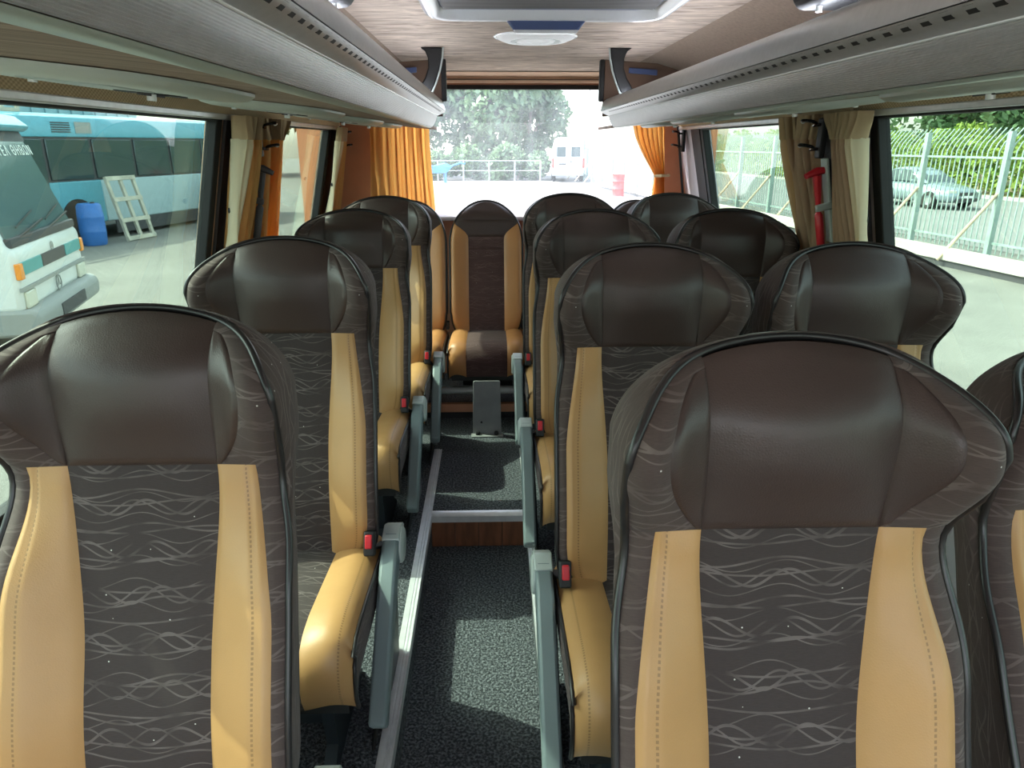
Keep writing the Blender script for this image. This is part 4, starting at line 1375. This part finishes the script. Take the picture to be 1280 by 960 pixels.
loft([ring(-2.12, .62, .34, .60), ring(-2.05, .76, .25, .68), ring(-1.7, .84, .22, .76), ring(-1.0, .87, .20, .88), ring(0, .88, .20, .92), ring(1.0, .87, .20, .93), ring(1.7, .84, .22, .93), ring(2.05, .76, .26, .88), ring(2.14, .64, .36, .74)], 'body', 'carpaint', car)
loft([ring(-0.95, .72, .84, .90), ring(-0.35, .70, .84, 1.30), ring(0.0, .68, .84, 1.40), ring(0.55, .67, .84, 1.41), ring(1.0, .67, .84, 1.33), ring(1.55, .68, .84, .94)], 'cabin', 'carpaint', car)
ws = MB().hexa([(-.60, -.93, .92), (.60, -.93, .92), (.60, -.85, .92), (-.60, -.85, .92), (-.52, -.30, 1.325), (.52, -.30, 1.325), (.52, -.22, 1.325), (-.52, -.22, 1.325)]).build('windscreen', 'darkglass', car)
for s in (-1, 1):
    MB().hexa([(s * .725, -.62, .93), (s * .715, -.62, .93), (s * .715, .30, .93), (s * .725, .30, .93), (s * .665, -.18, 1.31), (s * .64, -.18, 1.31), (s * .64, .28, 1.34), (s * .665, .28, 1.34)]).build('side_window', 'darkglass', car)
    MB().hexa([(s * .725, .36, .93), (s * .715, .36, .93), (s * .715, 1.25, .93), (s * .725, 1.25, .93), (s * .665, .36, 1.34), (s * .64, .36, 1.34), (s * .64, .92, 1.30), (s * .665, .92, 1.30)]).build('side_window', 'darkglass', car)
    MB().box((s * .60, -2.02, .62), (.30, .14, .12), Matrix.Rotation(s * R(18), 3, 'Z')).build('headlight', 'lens', car, bevel=.03)
    MB().box((s * .92, -.55, .95), (.16, .10, .11)).build('mirror', 'carpaint', car, bevel=.03)
    for y in (-1.32, 1.30):
        wheel(car, s * .78, y, .31, .2, 'X', s)
MB().box2((-.36, -2.15, .50), (.36, -2.05, .60)).build('grille', 'darkgrey', car, bevel=.01)
MB().box2((-.50, -2.14, .28), (.50, -2.03, .40)).build('lower_intake', 'darkgrey', car, bevel=.01)
MB().box2((-.26, -2.17, .41), (.26, -2.14, .49)).build('number_plate', 'print', car)

# ------------------------------------------------------------------ white van (local -y is its rear, towards the camera)
van = thing('white_van', 'white high-roof van parked before the far fence, seen from behind', 'van', (4.75, 45.5, G), R(-4))
m = MB().prism([(-.98, .45), (.98, .45), (1.0, 1.2), (.93, 2.1), (.84, 2.52), (.70, 2.62), (-.70, 2.62), (-.84, 2.52), (-.93, 2.1), (-1.0, 1.2)], 1, 0, 4.6)
m.build('body', 'vanwhite', van, bevel=.05)
m = MB().prism([(-.96, .45), (.96, .45), (.96, 1.25), (.80, 1.35), (-.80, 1.35), (-.96, 1.25)], 1, 4.6, 5.6); m.build('bonnet', 'vanwhite', van, bevel=.08)
for s in (-1, 1):
    d = MB().box2((s * .02, -.03, .62), (s * .86, 0.0, 2.40)).build('rear_door', 'vanwhite', van, bevel=.02)
    MB().box2((s * .17, -.045, 1.50), (s * .72, -.03, 2.10)).build('door_window', 'darkglass', d, bevel=.02)
    MB().box2((s * .88, -.04, .85), (s * 1.0, .02, 1.42)).build('tail_light', 'redlens', van, bevel=.01)
    wheel(van, s * .86, .95, .34, .22, 'X', s); wheel(van, s * .86, 4.4, .34, .22, 'X', s)
MB().box2((-.98, -.12, .38), (.98, .05, .58)).build('bumper', 'bumper', van, bevel=.02)
MB().box2((-.60, -.05, 1.02), (-.14, -.03, 1.12)).build('number_plate', 'darkgrey', van)
MB().box2((.10, -.06, 1.18), (.24, -.03, 1.26)).build('door_handle', 'black', van)

# ------------------------------------------------------------------ red barrel, pole, railing, machines behind the bus
t = thing('red_barrel', 'red oil barrel standing alone on the bright yard', 'barrel', (5.75, 33.0, G))
MB().lathe([(0.001, 0), (.28, 0), (.28, .02), (.27, .03), (.27, .31), (.285, .33), (.27, .35), (.27, .63), (.285, .65), (.27, .67), (.27, .93), (.285, .95), (.27, .96), (.265, .93), (.001, .93)], (0, 0, 0), n=24).build('drum', 'redbarrel', t)
MB().cyl((.14, 0, .925), (.14, 0, .95), .04, 10).build('bung', 'darkgrey', t)
t = thing('lamp_pole', 'thin grey lamp pole standing beside the white van', 'pole', (6.4, 49, G))
MB().tube([(0, 0, 0), (0, 0, 3.2), (0, 0, 6.4)], [.09, .07, .05], 8).build('mast', 'greysteel', t)
MB().tube([(0, 0, 6.3), (-.3, 0, 6.55), (-.9, 0, 6.6)], .035, 6).build('lamp_arm', 'greysteel', t)
MB().box2((-1.3, -.12, 6.54), (-.85, .12, 6.66)).build('lamp_head', 'greysteel', t, bevel=.03)
t = thing('pipe_railing', 'grey pipe railing in front of the trees', 'railing', (-5.0, 46.5, G))
for i in range(6):
    MB().cyl((i * 1.62, 0, 0), (i * 1.62, 0, 1.25), .05, 8).build('post', 'greysteel', t)
for z in (0.65, 1.25):
    MB().cyl((0, 0, z), (8.1, 0, z), .03, 8).build('rail', 'greysteel', t)
t = thing('blue_machine', 'blue farm machine parked under the trees', 'machine', (-3.3, 45.2, G), R(10))
MB().prism([(-.9, .55), (.5, .55), (.9, .95), (.5, 1.15), (-.2, 1.0), (-.9, 1.0)], 1, -.35, .35).build('hopper', 'machineblue', t, bevel=.03)
for x in (-.75, .45):
    MB().box2((x - .06, -.3, 0), (x + .06, .3, .6)).build('leg', 'machineblue', t)
MB().tube([(.8, 0, .95), (1.4, 0, 1.15), (1.7, 0, 1.1)], .06, 8).build('drawbar', 'machineblue', t)
t = thing('yellow_machine', 'small yellow machine arm beside the blue machine', 'machine', (-5.1, 45.0, G))
MB().tube([(-.5, 0, .5), (.1, 0, .95), (.45, 0, .75)], .07, 8).build('arm', 'machineyellow', t)
MB().box2((-.7, -.3, 0), (-.1, .3, .55)).build('base', 'machineyellow', t, bevel=.04)

# ------------------------------------------------------------------ white coach with lettering (local +x is its front)
b1 = thing('white_coach', 'white coach with teal stripe and Greek lettering, its front toward our windows', 'bus', (-4.96, 8.20, G), R(14.5))
HWB = 1.12
prof = [(-.05, .62), (-.03, 1.22), (-.10, 1.30), (-.42, 2.28), (-.52, 2.46), (-.95, 2.60), (-7.0, 2.64), (-7.1, 2.5), (-7.1, .62)]
MB().prism([(x, z) for x, z in prof], 1, -HWB, HWB).build('body', 'buswhite', b1, bevel=.06, seg=3)
MB().prism([(-.40, 2.38), (-.32, 2.44), (-.46, 2.56), (-.95, 2.66), (-2.2, 2.70), (-2.2, 2.60), (-.95, 2.58)], 1, -HWB + .02, HWB - .02).build('roof_cap', 'bussky', b1, bevel=.03)
# windshield sheet lying on the raked front
def rk(z, off=0.0):
    f = (z - 1.30) / (2.28 - 1.30)
    return -.10 - .32 * f + off
ws = MB().hexa([(rk(1.36), -HWB + .08, 1.36), (rk(1.36, .025), -HWB + .08, 1.36), (rk(1.36, .025), HWB - .08, 1.36), (rk(1.36), HWB - .08, 1.36),
                (rk(2.30), -HWB + .14, 2.30), (rk(2.30, .025), -HWB + .14, 2.30), (rk(2.30, .025), HWB - .14, 2.30), (rk(2.30), HWB - .14, 2.30)]).build('windshield', 'shieldglass', b1)
MB().hexa([(rk(2.28), -HWB + .1, 2.28), (rk(2.28, .03), -HWB + .1, 2.28), (rk(2.28, .03), HWB - .1, 2.28), (rk(2.28), HWB - .1, 2.28),
           (rk(2.40), -HWB + .12, 2.40), (rk(2.40, .03), -HWB + .12, 2.40), (rk(2.40, .03), HWB - .12, 2.40), (rk(2.40), HWB - .12, 2.40)]).build('windshield_rim', 'darkgrey', b1)
MB().box2((-.12, -HWB + .05, 1.27), (-.05, HWB - .05, 1.36)).build('cowl', 'darkgrey', b1, bevel=.01)
for y0_, y1_ in ((-.85, .05), (.08, .95)):
    MB().tube([(rk(1.36, .06), y0_, 1.34), (rk(1.42, .06), y1_, 1.46)], .012, 6).build('wiper', 'black', b1)
    MB().tube([(rk(1.42, .05), y0_ + .1, 1.44), (rk(1.56, .05), y1_ - .1, 1.56)], .008, 6).build('wiper_blade', 'black', b1)
for y0_, y1_, mt in ((-HWB + .02, -.42, 'busteal'), (-.40, .40, 'darkgrey'), (.42, HWB - .02, 'busteal')):
    MB().box2((-.045, y0_, .99), (-.018, y1_, 1.12)).build('stripe', mt, b1, bevel=.004)
MB().box2((-.05, -HWB, .84), (-.015, HWB, .875)).build('grey_band', 'bumper', b1)
MB().prism([(-.9, .38), (.04, .38), (.09, .44), (.09, .60), (.03, .66), (-.9, .66)], 1, -HWB - .03, HWB + .03).build('bumper', 'bumper', b1, bevel=.04)
MB().box2((.085, -.45, .45), (.10, .45, .58)).build('number_plate_recess', 'darkgrey', b1)
for s in (-1, 1):
    h = MB().box2((-.05, s * (HWB - .34), .66), (-.012, s * (HWB - .06), .83)).build('headlight', 'lens', b1, bevel=.015)
    MB().box2((-.06, s * (HWB - .10), .96), (-.005, s * (HWB - .0), 1.12)).build('indicator', 'amber', b1, bevel=.01)
    for x in (-1.3, -5.5):
        wheel(b1, x, s * (HWB - .14), .40, .26, 'Y', s)
    for k in range(4):
        MB().box2((-2.2 - k * 1.25, s * (HWB - .01), 1.45), (-1.05 - k * 1.25, s * (HWB + .012), 2.2)).build('side_window', 'darkglass', b1, bevel=.02)
def emblem(z, r, x):
    m = MB()
    m.tube([(x, r * math.cos(a), z + r * math.sin(a)) for a in [2 * math.pi * i / 24 for i in range(24)]], r * .09, 6, closed=True)
    for a in (90, 210, 330):
        m.tube([(x, 0, z), (x, r * math.cos(R(a)), z + r * math.sin(R(a)))], [r * .13, r * .04], 6)
    m.build('star_emblem', 'bumper', b1)
emblem(.745, .085, -.028)
emblem(1.165, .045, -.025)
tcv = bpy.data.curves.new('lettering', 'FONT')
tcv.body = '\u039a\u03a4\u0395\u039b \u0398\u0397\u0392\u03a9\u039d'
tcv.space_character = 1.25; tcv.size = 0.155; tcv.extrude = 0.002; tcv.align_x = 'CENTER'
to = bpy.data.objects.new('lettering_curve', tcv); COL.objects.link(to)
bpy.context.view_layer.update()
tm = bpy.data.meshes.new_from_object(to.evaluated_get(bpy.context.evaluated_depsgraph_get()))
bpy.data.objects.remove(to)
tm.materials.clear(); tm.materials.append(M['print'])
lo = put('lettering', tm, ws)
rake = math.atan2(.32, .98)
mt_ = Matrix(((0, -math.sin(rake), math.cos(rake)), (1, 0, 0), (0, math.cos(rake), math.sin(rake))))
lo.matrix_local = Matrix.Translation((rk(2.13, .034), 0.46, 2.13)) @ mt_.to_4x4()

# ------------------------------------------------------------------ pale blue city bus (local +x along its length, -y is the side we see)
b2 = thing('city_bus', 'long sky-blue and white city bus parked across the yard', 'bus', (-10.6, 14.0, G), math.atan2(.975, .22))
L2 = 12.0
MB().box2((0, 0.0, .42), (4.45, 2.45, 1.42)).build('blue_skirt', 'bussky', b2, bevel=.03)
MB().box2((4.45, 0.0, .42), (L2, 2.45, 1.42)).build('white_skirt', 'buspale', b2, bevel=.03)
MB().box2((0, 0.03, 1.42), (L2, 2.42, 2.42)).build('window_band', 'darkgrey', b2)
MB().prism([(0.0, 2.40), (0.0, 2.66), (.12, 2.84), (.4, 2.92), (2.05, 2.92), (2.33, 2.84), (2.45, 2.66), (2.45, 2.40)], 0, 0, L2).build('roof', 'bussky', b2, bevel=.02)
xs = [0.25, 1.5, 2.9, 4.3, 5.75, 7.2, 8.65, 10.1, 11.6]
for a, c in zip(xs, xs[1:]):
    low = 1.2 if a == 1.5 else 1.46
    p = MB().box2((a + .05, -0.012, low), (c - .05, 0.03, 2.36)).build('window_pane', 'darkglass', b2, bevel=.02)
for i in range(5):
    MB().box2((3.2, -0.012, 2.50 + i * .05), (3.75, 0.0, 2.525 + i * .05)).build('vent_slat', 'darkgrey', b2)
MB().box2((3.9, -0.012, 2.49), (4.4, 0.0, 2.74)).build('roof_flap', 'bumper', b2)
for x in (3.55, 9.6):
    MB().lathe([(0.001, -.015), (.56, -.015), (.56, .05)], (x, 0.0, .46), 'Y', 24).build('wheel_arch', 'black', b2)
    wheel(b2, x, .16, .46, .30, 'Y', -1)
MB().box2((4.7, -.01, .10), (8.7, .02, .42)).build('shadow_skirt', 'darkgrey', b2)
MB().box2((2.72, -.02, .85), (2.84, 0, .93)).build('side_lamp', 'amber', b2)
fr = thing('wooden_rack', 'weathered wooden frame rack resting on the city bus roof', 'wooden frame', (-10.75, 14.7, G + 2.93), math.atan2(.975, .22))
for z in (0.04, .60):
    MB().box2((-.2, .18, z - .04), (2.3, .26, z + .04)).build('bar', 'palewood', fr)
for i in range(7):
    MB().box2((-.15 + i * .4, .19, .04), (-.07 + i * .4, .25, .60)).build('upright', 'palewood', fr)
for i in range(4):
    MB().box2((-.1 + i * .75, .2, .0), (-.02 + i * .75, .9, .06)).build('foot', 'palewood', fr)
cr = thing('leaning_crate_frame', 'weathered slatted wooden frame leaning against the city bus', 'wooden frame', (-8.75, 18.1, G), math.atan2(.975, .22))
cr.rotation_euler = (R(-14), 0, math.atan2(.975, .22))
for x in (-.45, .0, .45):
    MB().box2((x - .045, -.03, 0), (x + .045, .03, 1.55)).build('stile', 'palewood', cr)
for z in (.06, .5, 1.0, 1.5):
    MB().box2((-.5, -.055, z - .05), (.5, -.03, z + .05)).build('slat', 'palewood', cr)
t = thing('blue_barrel', 'blue plastic barrel beside the front wheel of the city bus', 'barrel', (-9.35, 17.05, G))
MB().lathe([(0.001, 0), (.24, 0), (.27, .05), (.28, .3), (.285, .32), (.28, .34), (.28, .62), (.285, .64), (.28, .66), (.26, .90), (.22, .95), (.001, .95)], (0, 0, 0), n=20).build('drum', 'bluebarrel', t)
MB().cyl((.1, 0, .94), (.1, 0, .98), .05, 10).build('cap', 'darkgrey', t)
t = thing('waste_bin', 'green wheeled waste container beside the city bus', 'waste bin', (-7.55, 22.3, G), math.atan2(.975, .22))
MB().hexa([(-.52, -.42, .18), (.52, -.42, .18), (.52, .42, .18), (-.52, .42, .18), (-.65, -.52, 1.15), (.65, -.52, 1.15), (.65, .52, 1.15), (-.65, .52, 1.15)]).build('tub', 'green', t, bevel=.03)
MB().prism([(-.56, 1.15), (.56, 1.15), (.50, 1.25), (0, 1.36), (-.50, 1.25)], 0, -.68, .68).build('lid', 'green', t, bevel=.02)
for x in (-.45, .45):
    for y in (-.36, .36):
        MB().lathe([(0.02, -.03), (.09, -.03), (.09, .03), (.02, .03)], (x, y, .09), 'Y', 12).build('caster', 'black', t)
# shed with ribbed sheets
sh = thing('ribbed_shed', 'pale blue ribbed sheet metal shed behind the city bus', 'shed', (-15.4, 13.0, G), math.atan2(.975, .22))
MB().box2((-6, .06, 0), (14, 6, 4.6)).build('shell', 'shed', sh)
for i in range(40):
    MB().box2((-6 + i * .5, 0.0, 0), (-5.86 + i * .5, .06, 4.6)).build('sheet_rib', 'shed', sh)
MB().prism([(-.3, 4.55), (6.4, 4.55), (6.4, 4.7), (3.0, 5.6), (-.3, 4.7)], 0, -6.2, 14.2).build('roof', 'shed', sh)
